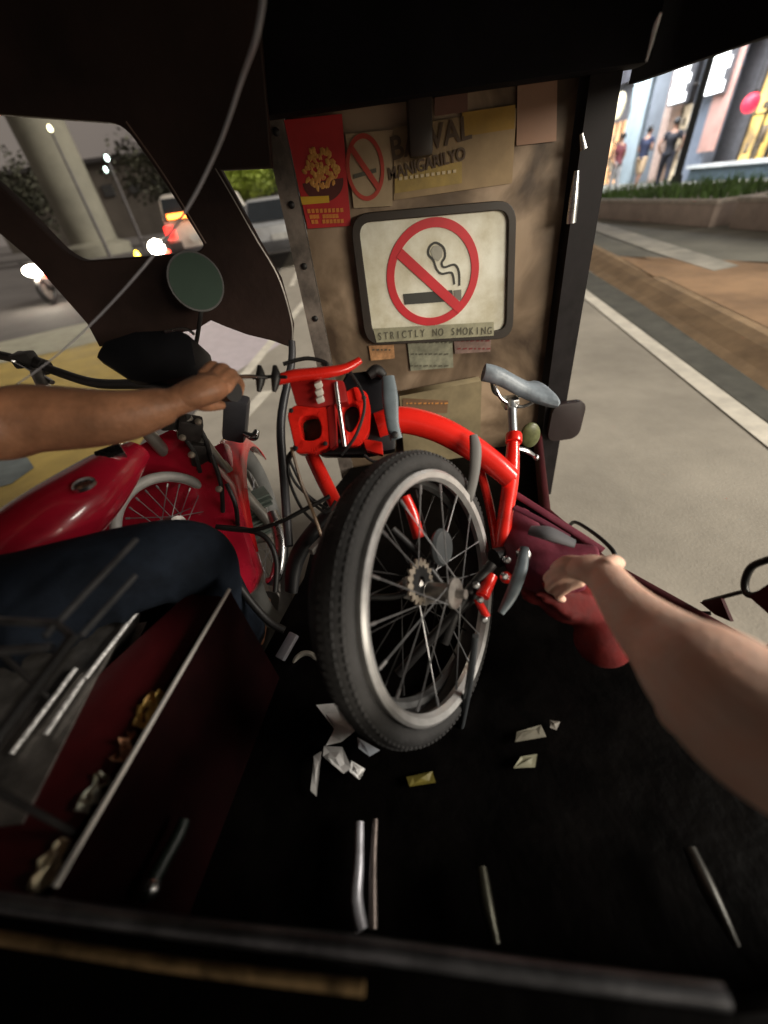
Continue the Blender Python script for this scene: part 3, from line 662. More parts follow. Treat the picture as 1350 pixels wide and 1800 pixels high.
for a_, b_ in ((U(1075, 985, X=.63), e1), (U(1006, 945, X=.63), e0.lerp(e1, .5)), (U(1250, 1078, X=.63), e1.lerp(e2, .55)), (U(1390, 1095, X=.63), e2)):
    G().tube([a_, a_.lerp(b_, .5)+V(0, 0, -.015), b_+V(0, 0, -.03)], .004, 8).build('loop_stay', MATS['black coated steel'], sc)
# chrome clip near roof, its glint put into the bright colour
c = U(1150, 62, X=.66)
G().tube([U(1162, 22, X=.50), U(1153, 45, X=.50), U(1146, 72, X=.50), U(1136, 108, X=.50)], [.0015, .0032, .0026, .0014], 8).build('roof_clip', mat('bright clip', (.9, .93, .95), .25, metal=.2), sc)

# ------------------------------------------------------------------ signs and stickers on the panel
def plate(name, pix, y, th, m, parent, r=0.0):
    L = [pp(a, b, y) for a, b in pix]
    if r: L = round_poly(L, r, 6)
    return shape(name, [L], y+th/2, th, m, parent)
sg = thing('no_smoking_sign', P3(761, 484), 'large white no smoking sign with rounded black rubber frame', 'sign')
signw = mat('yellowed white sign', (.50, .46, .33), .45, col2=(.80, .80, .70), scale=9, coat=.2)
corn = [(634, 391), (884, 368), (893, 560), (868, 584), (676, 596), (650, 570)]
corn = [(628, 390), (893, 366), (888, 580), (655, 592)]
plate('plate', corn, PY-.020, .012, signw, sg, .035)
oc = [pp(*a, PY-.016) for a in ((615, 378), (904, 352), (898, 592), (644, 604))]; ic = [pp(*a, PY-.016) for a in corn]
shape('rubber_frame', [round_poly(oc, .05, 6), round_poly(ic, .035, 6)], PY-.014, .028, mat('dark rubber gasket', (.022, .015, .010), .55, var=.3), sg, bev=.002)
# pale rim highlight strip is a real raised lip
cx, cz = pp(761, 484, PY-.021)
redp = mat('sign red', (.52, .018, .028), .5, var=.12, scale=10)
rx = .129
def circ(r, n=64): return [(cx+r*math.cos(i*2*math.pi/n), cz+r*math.sin(i*2*math.pi/n)) for i in range(n)]
shape('prohibition_ring', [circ(rx), circ(rx*.835)], PY-.0215, .002, redp, sg)
blk = mat('sign black', (.035, .035, .03), .6, var=.3)
ZF = PY-.0212
def sp(pix, name, m, y=ZF, th=.0014): return shape(name, [[pp(a, b, y) for a, b in pix]], y, th, m, sg)
def zq(L): return [(450+x/2.25, 100+y/2.25) for x, y in L]
sp(zq([(582, 938), (776, 922), (782, 966), (588, 980)]), 'cigarette', blk)
sp(zq([(782, 924), (812, 920), (812, 962), (786, 966)]), 'cigarette_tip', mat('sign grey', (.16, .15, .13), .6))
A_, B_ = pp(*zq([(566, 775)])[0], ZF), pp(*zq([(812, 1000)])[0], ZF)
dx, dz = B_[0]-A_[0], B_[1]-A_[1]; l_ = math.hypot(dx, dz); nx, nz_ = -dz/l_*.0125, dx/l_*.0125
shape('prohibition_bar', [[(A_[0]+nx, A_[1]+nz_), (B_[0]+nx, B_[1]+nz_), (B_[0]-nx, B_[1]-nz_), (A_[0]-nx, A_[1]-nz_)]], ZF-.0018, .0014, redp, sg)
def smoke(L, w, name, m):
    P = [Vector((*pp(a, b, ZF), 0)) for a, b in zq(L)]; P = catmull(P, 6); a_, b_ = [], []
    for i, p_ in enumerate(P):
        t_ = (P[min(i+1, len(P)-1)]-P[max(i-1, 0)]).normalized(); n_ = Vector((-t_.y, t_.x, 0))
        a_.append((p_.x+n_.x*w, p_.y+n_.y*w)); b_.append((p_.x-n_.x*w, p_.y-n_.y*w))
    shape(name, [a_+b_[::-1]], ZF, .0014, m, sg)
smoke([(805, 905), (803, 850), (785, 822), (745, 832), (735, 815), (748, 790), (742, 755), (712, 735), (688, 750), (682, 780), (702, 805), (715, 840), (735, 858), (775, 855), (785, 900)], .0026, 'smoke_outline', blk)
sp(zq([(690, 768), (702, 748), (722, 745), (738, 762), (736, 790), (722, 808), (702, 800)]), 'smoke_puff', mat('sign pale grey', (.33, .32, .27), .6))
# curved lettering
s_ = 'STRICTLY NO SMOKING'
lm = mat('sign lettering', (.09, .085, .06), .6)
n_ = len(s_)
for side in (0,):
    cu = bpy.data.curves.new('lettering', 'FONT')
words = []
xs = [668+ (861-668)*(i/(n_-1)) for i in range(n_)]
lets = bpy.data.objects
mesh_parts = []
def letters_mesh():
    bmx = bmesh.new()
    for i, ch in enumerate(s_):
        if ch == ' ': continue
        cu = bpy.data.curves.new('l', 'FONT'); cu.body = ch; cu.align_x = 'CENTER'; cu.align_y = 'CENTER'; cu.size = .030; cu.extrude = .0006
        tt = bpy.data.objects.new('tmp', cu); COL.objects.link(tt); bpy.context.view_layer.update()
        me = bpy.data.meshes.new_from_object(tt.evaluated_get(bpy.context.evaluated_depsgraph_get())); bpy.data.objects.remove(tt)
        u = i/(n_-1)*2-1
        x, z = pp(xs[i], 585-5*u+2*u*u, PY-.0325)
        me.transform(Matrix.Translation((x, PY-.0325, z)) @ Matrix.Rotation(R_(90), 4, 'X') @ Matrix.Rotation(.05*u, 4, 'Z') @ Matrix.Diagonal((.68, 1, 1, 1)))
        bmx.from_mesh(me); bpy.data.meshes.remove(me)
    return bmx
gg = G(); gg.b.free(); gg.b = letters_mesh(); gg.build('lettering', lm, sg, smooth=False)
# clear band under the sign that carries the text
plate('text_strip', [(656, 578), (868, 566), (868, 590), (662, 602)], PY-.0315, .001, mat('olive film', (.26, .25, .17), .5, var=.3, scale=20), sg)

po = thing('food_poster', P3(555, 305), 'bright red poster with a bowl of fried food and yellow caption', 'poster')
plate('sheet', [(499, 211), (601, 200), (617, 397), (541, 402)], PY-.008, .002, mat('poster red', (.50, .020, .022), .5, var=.12), po)
cxp, czp = pp(566, 308, PY-.012)
g = G(); rnd = random.Random(5)
for i in range(90):
    a = rnd.uniform(0, 6.28); r = .042*math.sqrt(rnd.random()); x, z = cxp+r*math.cos(a)*1.0, czp+.012+r*math.sin(a)*.85
    g.ell((x, PY-.0095, z), (rnd.uniform(.004, .010), .0015, rnd.uniform(.003, .006)), Matrix.Rotation(rnd.uniform(0, 3), 3, 'Y'), sub=1)
g.build('food_picture', mat('fried food print', (.62, .24, .05), .5, col2=(.75, .42, .10), scale=60), po)
g = G(); g.b.free(); g = G()
shape('bowl_picture', [[(cxp+.05*math.cos(t), czp-.010+.040*math.sin(t)) for t in [R_(180+k*9) for k in range(21)]]], PY-.0088, .001, mat('bowl print', (.10, .02, .015), .4), po)
yel = mat('poster yellow', (.70, .42, .03), .5, var=.1)
for (a, b, c_, d_) in (((528, 346), (578, 344), (579, 356), (531, 360)),):
    plate('caption_band', [a, b, c_, d_], PY-.0098, .001, yel, po)
g = G()
for k, (x0, x1, y) in enumerate(((541, 606, 371), (545, 596, 381), (548, 606, 390))):
    n = 9
    for i in range(n):
        if rnd.random() < .15: continue
        xa = x0+(x1-x0)*i/n; v = P3(xa+2, y-(xa-x0)*.03, PY-.0098); g.box(v, (.0075, .001, .008))
g.build('caption_blocks', mat('poster orange', (.66, .22, .04), .5), po, smooth=False)

st1 = thing('no_smoking_sticker', P3(642, 296), 'small square paper no smoking sticker beside the red poster', 'sticker')
paper = mat('aged paper', (.34, .25, .15), .7, col2=(.46, .35, .22), scale=10)
plate('paper', [(607, 235), (690, 228), (690, 362), (622, 366)], PY-.0062, .0015, paper, st1)
c2x, c2z = pp(642, 296, PY-.009)
red2 = mat('faded sticker red', (.44, .05, .03), .6, var=.15)
shape('prohibition_ring', [[(c2x+.046*math.cos(k/24*math.pi), c2z+.061*math.sin(k/24*math.pi)) for k in range(48)], [(c2x+.0375*math.cos(k/24*math.pi), c2z+.052*math.sin(k/24*math.pi)) for k in range(48)]], PY-.0085, .001, red2, st1)
shape('prohibition_bar', [[(c2x-.033, c2z+.036), (c2x-.024, c2z+.044), (c2x+.033, c2z-.036), (c2x+.024, c2z-.044)]], PY-.0098, .001, red2, st1)
shape('cigarette', [[(c2x-.030, c2z-.016), (c2x+.026, c2z-.010), (c2x+.026, c2z-.002), (c2x-.030, c2z-.008)]], PY-.0088, .001, lm, st1)

bn = thing('smoking_ban_banner', P3(790, 280), 'faded tan banner lettered BAWAL MANIGARILYO above the big sign', 'banner')
plate('sheet', [(692, 224), (908, 190), (900, 322), (692, 352)], PY-.0045, .0015, mat('faded tan sheet', (.24, .165, .085), .7, col2=(.38, .27, .15), scale=9), bn)
plate('yellow_band', [(812, 198), (906, 184), (904, 226), (815, 240)], PY-.0065, .001, mat('mustard band', (.34, .20, .03), .6), bn)
plate('yellow_band', [(694, 300), (812, 284), (812, 322), (694, 340)], PY-.0065, .001, mat('pale mustard band', (.36, .25, .07), .6, var=.25, scale=20), bn)
lt2 = mat('faded brown lettering', (.09, .055, .03), .6, var=.3)
x, z = pp(757, 245, PY-.0075); text('lettering', 'BAWAL', x, PY-.0075, z, .058, lt2, bn, rot=.10, sx=.98, bold=.001)
x, z = pp(750, 289, PY-.0085); text('lettering', 'MANIGARILYO', x, PY-.0085, z, .032, lt2, bn, rot=.10, sx=.9, bold=.0008)
g = G()
for i in range(11): g.box(P3(704+i*9.5, 314-i*1.3, PY-.0085), (.008, .001, .006))
g.build('small_print', mat('faint white print', (.55, .45, .28), .6), bn, smooth=False)

def sticker(pix, y, m, label, lines=0, lmat=None, name='sticker'):
    c = P3(sum(a for a, b in pix)/len(pix), sum(b for a, b in pix)/len(pix), y)
    t = thing(name, c, label, 'sticker')
    plate('sheet', pix, y, .0012, m, t)
    if lines:
        g = G(); x0 = min(a for a, b in pix)+6; x1 = max(a for a, b in pix)-6; y0 = min(b for a, b in pix)+9; y1 = max(b for a, b in pix)-9
        rnd = random.Random(len(label))
        for k in range(lines):
            yy = y0+(y1-y0)*k/max(1, lines-1); xx = x0
            while xx < x1:
                w = rnd.uniform(3, 9); v = P3(xx+w/2, yy, y-.001); g.box(v, (w*.0016, .0008, .0045)); xx += w+2.5
        g.build('print', lmat or lm, t, smooth=False)
sticker([(910, 133), (980, 126), (978, 248), (908, 256)], PY-.006, mat('dull orange card', (.30, .17, .11), .6, var=.1), 'plain orange brown card high up beside the pillar', name='card')
sticker([(764, 150), (822, 143), (822, 196), (764, 204)], PY-.006, mat('dim pinkish card', (.15, .07, .05), .6, var=.2), 'dim pinkish card above the banner', name='card')
sticker([(716, 600), (795, 593), (797, 646), (722, 652)], PY-.006, mat('grey green decal', (.22, .22, .16), .5, var=.4, scale=30), 'grey green decal just under the big sign', 3)
sticker([(797, 592), (864, 590), (862, 618), (800, 622)], PY-.007, mat('grey pink decal', (.20, .13, .11), .5, var=.4, scale=30), 'small greyish pink decal under the right end of the big sign', 2, mat('dark red print', (.18, .03, .03), .6))
sticker([(648, 608), (692, 606), (694, 630), (652, 634)], PY-.006, mat('orange smear decal', (.42, .22, .10), .5, var=.5, scale=40), 'small orange decal below left of the big sign', 1)
sticker([(708, 700), (788, 704), (786, 726), (708, 724)], PY-.052, mat('brown label', (.18, .10, .05), .6), 'brown label with orange print on the lower locker', 1, mat('orange print', (.6, .25, .06), .6))

# pale arc, a thin tapering tube from roof to the handlebar side
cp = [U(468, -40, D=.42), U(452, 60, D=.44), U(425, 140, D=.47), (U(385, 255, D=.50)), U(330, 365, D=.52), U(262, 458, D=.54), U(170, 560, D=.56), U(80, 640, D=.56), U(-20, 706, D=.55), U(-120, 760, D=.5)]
tag(G().tube(cp, [.0034, .0032, .0026, .0022, .0018, .0014, .0012, .001, .0009, .0009], 8).build('pale_arc', mat('pale clear arc', (.5, .5, .55), .3, trans=.35, var=.1)), 'thin pale arc running from the roof across the windscreen frame', 'cord')

# ------------------------------------------------------------------ MOTORCYCLE (on the left)
mc = thing('motorcycle', (-.45, .5, 0), 'deep red motorcycle joined to the left of the sidecar', 'motorcycle')
def wheel(parent, C, N, R, r, name, spoke=32, sy=.95, rimr=None, tyre=None, hubr=.03, rimm=None, off=0., spm=None, phase=0.):
    C = Vector(C); N = Vector(N).normalized()
    a = (N.cross(Vector((0, 0, 1)))).normalized(); b = N.cross(a)
    w = G().ring(C-N*off, N, R, r, 96, 18, sy=sy).build(name, tyre or M['tyre'], parent)
    rr = rimr or R-r
    g = G(); prof = [(rr+.009, -.013), (rr+.011, .006), (rr+.006, .010), (rr-.003, .007), (rr-.008, -.002), (rr-.004, -.013)] if hubr < .05 else [(rr+.010, -.013), (rr+.012, .010), (rr+.004, .015), (rr-.012, .010), (rr-.016, -.002), (rr-.006, -.013)]
    L = []; seg = 96
    for k in range(seg):
        d = math.cos(k*2*math.pi/seg)*a+math.sin(k*2*math.pi/seg)*b
        L.append([g.b.verts.new(C+d*q_+N*h_) for q_, h_ in prof])
    for k in range(seg):
        A, B = L[k], L[(k+1) % seg]
        for j in range(len(prof)): g.b.faces.new((A[j], A[(j+1) % len(prof)], B[(j+1) % len(prof)], B[j]))
    g.build('rim', rimm or M['rim'], w)
    g = G()
    for k in range(spoke):
        t = k*2*math.pi/spoke+phase; s = 1 if k % 2 else -1
        o = t+s*.9*(1 if (k//2) % 2 else -1)
        p0_ = C+(math.cos(o)*a+math.sin(o)*b)*hubr+N*s*.028; p1_ = C+(math.cos(t)*a+math.sin(t)*b)*(rr-.012)
        g.tube([p0_, p1_], .0011, 5, smooth=False)
        g.tube([p1_+(p0_-p1_)*.09, p1_], .0022, 6, smooth=False)
    g.build('spokes', spm or mat('spoke steel', (.35, .35, .36), .35, metal=.8, var=.2), w)
    g = G(); g.lathe(C, N, [(.008, -.05), (.008, -.034), (hubr, -.032), (hubr, -.026), (.016, -.02), (.016, .02), (hubr, .026), (hubr, .032), (.008, .034), (.008, .05)], 24)
    g.build('hub', M['dullmetal'], w)
    return w
fwc = V(-.40, .93, .30)
wheel(mc, fwc, (1, .12, 0), .262, .034, 'front_wheel', 28, rimr=.235, hubr=.04, tyre=mat('grey tyre', (.10, .10, .095), .7), rimm=mat('moto rim', (.45, .44, .42), .4, metal=.5))
# fender (front mudguard) above the front wheel
g = G(); Lr = []
for k in range(19):
    t = R_(28+k*6.6); d = V(-.12*math.cos(t), math.cos(t)*.99, math.sin(t)); row = []
    for j in range(9):
        u = (j-4)/4; row.append(g.b.verts.new(fwc+d*(.330-.045*u*u)+V(1, .12, 0)*.052*u))
    Lr.append(row)
for A, B in zip(Lr, Lr[1:]):
    for j in range(8): g.b.faces.new((A[j], A[j+1], B[j+1], B[j]))
fo = g.build('front_fender', mat('fender red', (.62, .015, .02), .25, coat=.6, var=.08), mc)
fo.modifiers.new('Solid', 'SOLIDIFY').thickness = .004
# fork legs
for dx_ in (.0,):
    G().tube([U(326, 735, D=.84), U(405, 838, D=.98), U(486, 932, D=1.12)], [.0135, .0135, .016], 14).build('fork_leg', mat('fork steel', (.38, .36, .33), .35, metal=.75, var=.25), mc)
    G().tube([U(386, 815, D=.955), U(432, 868, D=1.025)], .017, 14).build('fork_boot', M['dullmetal'], mc)
G().tube([V(-.50, .80, .82), V(-.47, .93, .34)], [.0135, .017], 14).build('fork_leg', MATS['fork steel'], mc)
# engine / lower chrome bits seen beyond the side post
g = G(); rnd = random.Random(12)
for k in range(9):
    g.box(U(455+rnd.uniform(-14, 14), 868+k*8, D=1.10), (.05, .05, .006), Matrix.Rotation(.5, 3, 'Z'))
g.build('engine_fins', mat('engine fins', (.22, .26, .23), .4, metal=.7, var=.3), mc)
g = G(); g.tube([U(478, 900, D=1.0), U(494, 955, D=.98), U(486, 1012, D=.95), U(470, 1022, D=.95)], [.013, .018, .016, .01], 12); g.build('crankcase_cover', M['chrome'], mc)
# tank
def tanksec(c, w, h, n=20, pw=2.6, tilt=0.):
    out = []
    for k in range(n):
        t = k*2*math.pi/n; cs, sn = math.cos(t), math.sin(t)
        x = w*math.copysign(abs(cs)**(2/pw), cs); z = h*math.copysign(abs(sn)**(2/pw), sn)
        out.append(c+V(x, 0, z))
    return out
def loft(g, secs):
    L = [[g.b.verts.new(v) for v in s_] for s_ in secs]; n = len(L[0])
    for A, B in zip(L, L[1:]):
        for k in range(n): g.b.faces.new((A[k], A[(k+1) % n], B[(k+1) % n], B[k]))
    g.b.faces.new(list(reversed(L[0]))); g.b.faces.new(L[-1]); return g
T0 = U(60, 905, D=.62); T1 = U(235, 775, D=.80)
g = G()
g.tube([U(-90, 1060, D=.58), U(-20, 1005, D=.61), U(60, 945, D=.64), U(130, 890, D=.68), U(195, 832, D=.74), U(240, 795, D=.79)], [.045, .066, .072, .068, .052, .03], 28, flat=.85)
g.build('fuel_tank', M['mred'], mc)
G().lathe(U(150, 855, D=.64), (0, 0, 1), [(.018, 0), (.018, .006), (.014, .010), (.006, .012)], 20).build('fuel_cap', M['chrome'], mc)
# cowl around the steering head (red panels between tank and front wheel)
g = G()
g.prism([U(x, y, D=.90) for x, y in ((205, 800), (300, 752), (345, 775), (400, 848), (452, 1010), (436, 1050), (380, 1000), (200, 1000), (150, 905))], FW*.06, .012)
g.build('leg_shield', M['mred'], mc)
g = G(); g.prism([U(x, y, D=.97) for x, y in ((360, 790), (392, 775), (430, 885), (415, 930), (392, 890))], FW*.05, .01); g.build('side_cover', mat('pinkish red panel', (.55, .05, .09), .2, coat=.8, var=.1), mc)
# spoked wheel under the cowl (as in the photo: grey rim arc behind knee)
wc = U(305, 922, D=.86)
wheel(mc, wc, (.72, -.55, .42), .108, .011, 'spoked_wheel', 24, rimr=.104, hubr=.018, tyre=mat('grey ring', (.36, .35, .33), .5), rimm=M['rim'])
# instrument visor
g = G()
vis = [(163, 628), (180, 598), (235, 580), (312, 576), (336, 590), (345, 640), (330, 662), (262, 676), (225, 668)]
g.prism([U(x, y, D=.80) for x, y in vis], FW*.10, .014); g.build('instrument_visor', mat('matte black plastic', (.007, .007, .009), .5, spec=.3), mc)
G().tube([U(290, 583, D=.795), U(325, 578, D=.795), U(342, 588, D=.80)], .003, 8).build('visor_edge', M['chrome'], mc)
# clamps, black bracketry under the visor, around the fork
hm = mat('grimy black metal', (.016, .013, .012), .5, var=.5, scale=30)
for (x, y, w, h, d_, a) in ((334, 752, .05, .05, .86, .5), (352, 795, .04, .06, .90, .4), (300, 740, .045, .03, .85, .2), (366, 835, .035, .045, .93, .6)):
    G().box(U(x, y, D=d_), (w, .04, h), Matrix.Rotation(a, 3, 'Y') @ Matrix.Rotation(.3, 3, 'Z'), .008).build('fork_clamp', hm, mc)
for (x, y, x2, y2) in ((318, 760, 352, 830), (340, 735, 372, 812), (372, 800, 392, 900), (398, 850, 418, 925)):
    G().tube([U(x, y, D=.86), U((x+x2)/2+6, (y+y2)/2, D=.87), U(x2, y2, D=.90)], .005, 8).build('control_cable', M['black'], mc)
for (x, y) in ((322, 770), (338, 800), (350, 742), (386, 860)):
    G().lathe(U(x, y, D=.83), -FW, [(.007, 0), (.007, .006), (.003, .008)], 10).build('fork_bolt', M['gold'], mc)
G().tube([U(430, 762, D=.93), U(446, 768, D=.92), U(452, 756, D=.92)], [.006, .010, .006], 10).build('indicator_stem', M['chrome'], mc)
G().ell(U(432, 1010, D=.98), (.02, .02, .02), sub=2).build('axle_nut', M['chrome'], mc)
G().box(U(310, 665, D=.84), (.06, .05, .03), bev=.008).build('ignition_block', M['chrome'], mc)
g = G(); g.box(U(415, 735, D=.93), (.055, .05, .11), Matrix.Rotation(.4, 3, 'Y'), .012); g.build('headlight_shell', mat('dark grey shell', (.07, .07, .08), .4), mc)
# handlebar and grips
hb = [U(408, 684, D=.66), U(330, 690, D=.74), U(250, 676, D=.84), U(160, 672, D=.92), U(60, 640, D=.98), U(-20, 622, D=1.01), U(-90, 630, D=1.03)]
G().tube(hb, .011, 12).build('handlebar', M['black'], mc)
G().tube([U(411, 688, D=.655), U(345, 690, D=.725)], .017, 16).build('grip', M['black'], mc)
G().tube([U(80, 646, D=.975), U(38, 630, D=.99)], .019, 16).build('grip', M['black'], mc)
G().tube([U(20, 634, D=.95), U(42, 642, D=.96), U(92, 672, D=.94)], [.004, .006, .006], 8).build('clutch_lever', M['chrome'], mc)
G().box(U(44, 632, D=.97), (.05, .035, .035), bev=.008).build('switch_block', M['black'], mc)
G().tube([U(340, 668, D=.72), U(430, 662, D=.70), U(470, 664, D=.70)], [.006, .004, .003], 8).build('brake_lever', M['chrome'], mc)
g = G(); g.tube([U(65, 655, D=.95), U(82, 690, D=.93)], .014, 10).build('clutch_clamp', M['dullmetal'], mc)
# speedo mirror
mcn = U(345, 496, D=.88)
vn = (CP-mcn).normalized()
nm_ = (vn*.8+V(.35, -.2, .1)).normalized()
G().lathe(mcn, nm_, [(.03, -.022), (.055, -.010), (.061, 0), (.060, .004)], 36).build('mirror_shell', M['black'], mc)
o = G().lathe(mcn+nm_*.0045, nm_, [(.056, 0), (.056, .001)], 36).build('mirror_glass', mat('greenish mirror glass', (.045, .075, .058), .6, metal=.0, spec=.1, var=.1, scale=5), mc)
G().tube([mcn+FW*.03, U(352, 560, D=.95), U(335, 640, D=.88), U(300, 676, D=.82)], .005, 8).build('mirror_stem', M['black'], mc)
# mechanical pieces near the tank
G().box(U(195, 800, D=.72), (.045, .03, .018), Matrix.Rotation(.6, 3, 'Z') @ Matrix.Rotation(.4, 3, 'X'), .004).build('chrome_bracket', M['chrome'], mc)
G().box(U(158, 822, D=.70), (.035, .02, .012), Matrix.Rotation(.5, 3, 'Z'), .003).build('chrome_bracket', M['chrome'], mc)
# seat, rear body and rear wheel, out of frame
G().box((-.62, -.32, .76), (.26, .66, .09), bev=.035).build('seat', M['black'], mc)
wheel(mc, (-.60, -.42, .30), (1, 0, 0), .262, .036, 'rear_wheel', 28, rimr=.235, hubr=.05)
G().box((-.58, .32, .44), (.24, .34, .28), bev=.05).build('engine', M['dullmetal'], mc)
g = G()
for k in range(5): g.box((-.60, .30, .40+k*.05), (.30, .30, .008))
g.build('cooling_fins', M['dullmetal'], mc)
# cables from bars, big black loops
for P, r in (([(392, 928), (440, 930), (470, 945), (486, 985), (484, 1040)], .006), ([(384, 980), (420, 1030), (468, 1088), (500, 1110)], .008), ([(352, 930), (420, 925), (500, 915), (560, 885), (596, 860)], .0045)):
    pass
pc = []
G().tube([U(x, y, D=.86) for x, y in ((380, 926), (436, 932), (468, 946), (486, 985), (484, 1040))], .006, 10).build('crash_bar', M['black'], mc)
G().tube([U(x, y, D=.80) for x, y in ((384, 966), (420, 1030), (468, 1088), (500, 1108))], .0078, 10).build('crash_bar', M['black'], mc)

# ------------------------------------------------------------------ DRIVER
dr = thing('person', (-.6, .0, 0), 'motorcycle driver with bare brown forearm on the handlebar and dark jeans', 'person')
knee = U(322, 985, D=.70); hipR = V(-.72, .28, .745)
kneedir = (knee-hipR)
pel = V(-.78, .12, .86)
hipL = V(-.88, .18, .86); kneeL = V(-.96, .60, .76)
el = U(-70, 742, D=.52); shR = V(-.63, .28, 1.34); wr = U(296, 712, D=.60); wr0 = U(200, 733, D=.58)
g = G()
g.tube([pel, pel+V(0, .04, .15), pel+V(0, .10, .31), pel+V(0, .14, .44), pel+V(0, .17, .50)], [.15, .14, .165, .13, .06], 18)
g.tube([pel+V(0, .17, .48), pel+V(0, .22, .60)], .058, 14)
g.ell(pel+V(0, .25, .69), (.078, .098, .118)); g.ell(pel+V(0, .348, .67), (.016, .022, .022), sub=2)
g.ell(pel+V(.08, .24, .68), (.012, .02, .032), sub=2); g.ell(pel+V(-.08, .24, .68), (.012, .02, .032), sub=2)
for hp, kn, an in ((hipR, knee, V(-.40, .60, .24)), (hipL, kneeL, V(-.80, .56, .24))):
    g.tube([hp, hp.lerp(kn, .5), kn, kn.lerp(an, .35), an], [.070, .064, .056, .052, .036], 16)
    g.tube([an, an+V(0, .16, -.05)], [.042, .03], 12)
# right arm (towards the camera)
g.tube([pel+V(.08, .13, .44), shR, shR.lerp(el, .5), el, U(60, 736, D=.57), wr0, wr], [.07, .062, .05, .047, .050, .040, .027], 18)
palm = U(362, 682, D=.62); g.tube([wr, wr.lerp(palm, .5), palm], [.027, .030, .032], 16, flat=.75)
# left arm
shL = V(-.93, .26, 1.34); elL = V(-1.08, .50, 1.12); wrL = U(-70, 628, D=1.03)+V(-.05, -.12, .02)
g.tube([pel+V(-.08, .13, .44), shL, shL.lerp(elL, .5), elL, elL.lerp(wrL, .5), wrL], [.07, .06, .05, .042, .038, .027], 16)
pL = U(-70, 628, D=1.03); g.tube([wrL, pL+V(0, -.03, .02)], [.028, .034], 14)
g.build('body', M['skin1'], dr, remesh=.0055, smooth_it=3)
# hand with fingers curled round the grip
g = G()
g.tube([U(318, 700, D=.605), U(345, 690, D=.61), U(368, 682, D=.62), U(384, 676, D=.63)], [.026, .031, .033, .027], 16, flat=.7)
ga, gb = U(411, 688, D=.655), U(345, 690, D=.725)
for i, (x, y, l) in enumerate(((372, 652, 1.), (389, 656, 1.04), (402, 664, .98), (411, 674, .85))):
    k0_ = U(x-14, y+8, D=.625); k1_ = U(x+2, y-8, D=.66); k2_ = U(x+12, y+2, D=.69); k3_ = U(x+10, y+16, D=.695)
    g.tube([k0_, k1_, k2_, k3_], [.0105, .0098*l, .009*l, .0078*l], 12, n=5); g.ell(k3_, (.0078, .0078, .0078), sub=2)
g.tube([U(335, 702, D=.61), U(360, 712, D=.64), U(386, 712, D=.665)], [.013, .011, .009], 12); g.ell(U(388, 712, D=.667), (.009, .009, .009), sub=2)
g.build('hand', M['skin1'], dr, remesh=.0028, smooth_it=3)
g = G()
for hp, kn, an in ((hipR, knee, V(-.40, .60, .24)), (hipL, kneeL, V(-.80, .56, .24))):
    g.tube([pel+(hp-pel)*.6, hp, hp.lerp(kn, .5)+V(0, 0, .01), kn+V(0, 0, .004), kn.lerp(an, .3), kn.lerp(an, .9)], [.10, .084, .076, .072, .070, .058], 20)
    for k in range(3): g.ring(kn.lerp(an, .1+.07*k), an-kn+V(.1*(k-1), 0, 0), .062, .010, 28, 8)
    for k in range(6): g.ring(kn.lerp(hp, .10+.11*k), (hp-kn)+V(.16*(-1)**k, .1, .12*(k % 3-1)), .068+.003*k, .0075, 28, 8)
g.ell(pel+V(0, 0, -.02), (.19, .15, .12))
g.build('jeans', M['denim'], dr, remesh=.006, smooth_it=4)
g = G()
g.tube([pel+V(0, 0, .0), pel+V(0, .04, .15), pel+V(0, .10, .31), pel+V(0, .14, .43), pel+V(0, .17, .49)], [.175, .16, .182, .15, .075], 20)
for sh_, e_ in ((shR, el), (shL, elL)): g.tube([sh_.lerp(pel+V(0, .14, .44), .5), sh_, sh_.lerp(e_, .55)], [.09, .078, .068], 16)
g.build('shirt', mat('grey cotton shirt', (.16, .16, .15), .9, var=.25, scale=12), dr, remesh=.009, smooth_it=3)
G().ell(pel+V(0, .235, .735), (.088, .105, .09)).build('hair', mat('black hair', (.01, .009, .009), .6), dr)
for an in (V(-.40, .60, .24), V(-.80, .56, .24)):
    G().tube([an+V(0, -.05, -.045), an+V(0, .05, -.05), an+V(0, .19, -.07)], [.042, .05, .04], 16, flat=.8).build('shoe', M['black'], dr)

# ------------------------------------------------------------------ FOLDING BICYCLE
WC = V(.075, .418, .563); WN = V(.79, -.51, .34).normalized()
bk = thing('folding_bicycle', (.12, .55, FZ), 'bright red folded bicycle wedged on the sidecar floor', 'bicycle')
w1 = wheel(bk, WC, WN, .2265, .0205, 'wheel', 18, sy=1.45, rimr=.200, hubr=.026, off=.026, phase=.12)
_a = WN.cross(Vector((0, 0, 1))).normalized(); _b = WN.cross(_a)
g = G()
for k in range(120):                       # tread blocks round the tyre
    t = k*2*math.pi/120; d = math.cos(t)*_a+math.sin(t)*_b; tg = WN.cross(d)
    for j, (ax_, rr_) in enumerate(((-.047, .2392), (-.034, .2446), (-.018, .2446), (-.005, .2388))):
        rot = Matrix((tg, WN, d)).transposed()
        g.box(WC+d*rr_+WN*(ax_+.0)+tg*(.003 if j % 2 else -.003), (.0085, .010, .0035), rot)
g.build('tread', M['tyre'], w1, smooth=False)
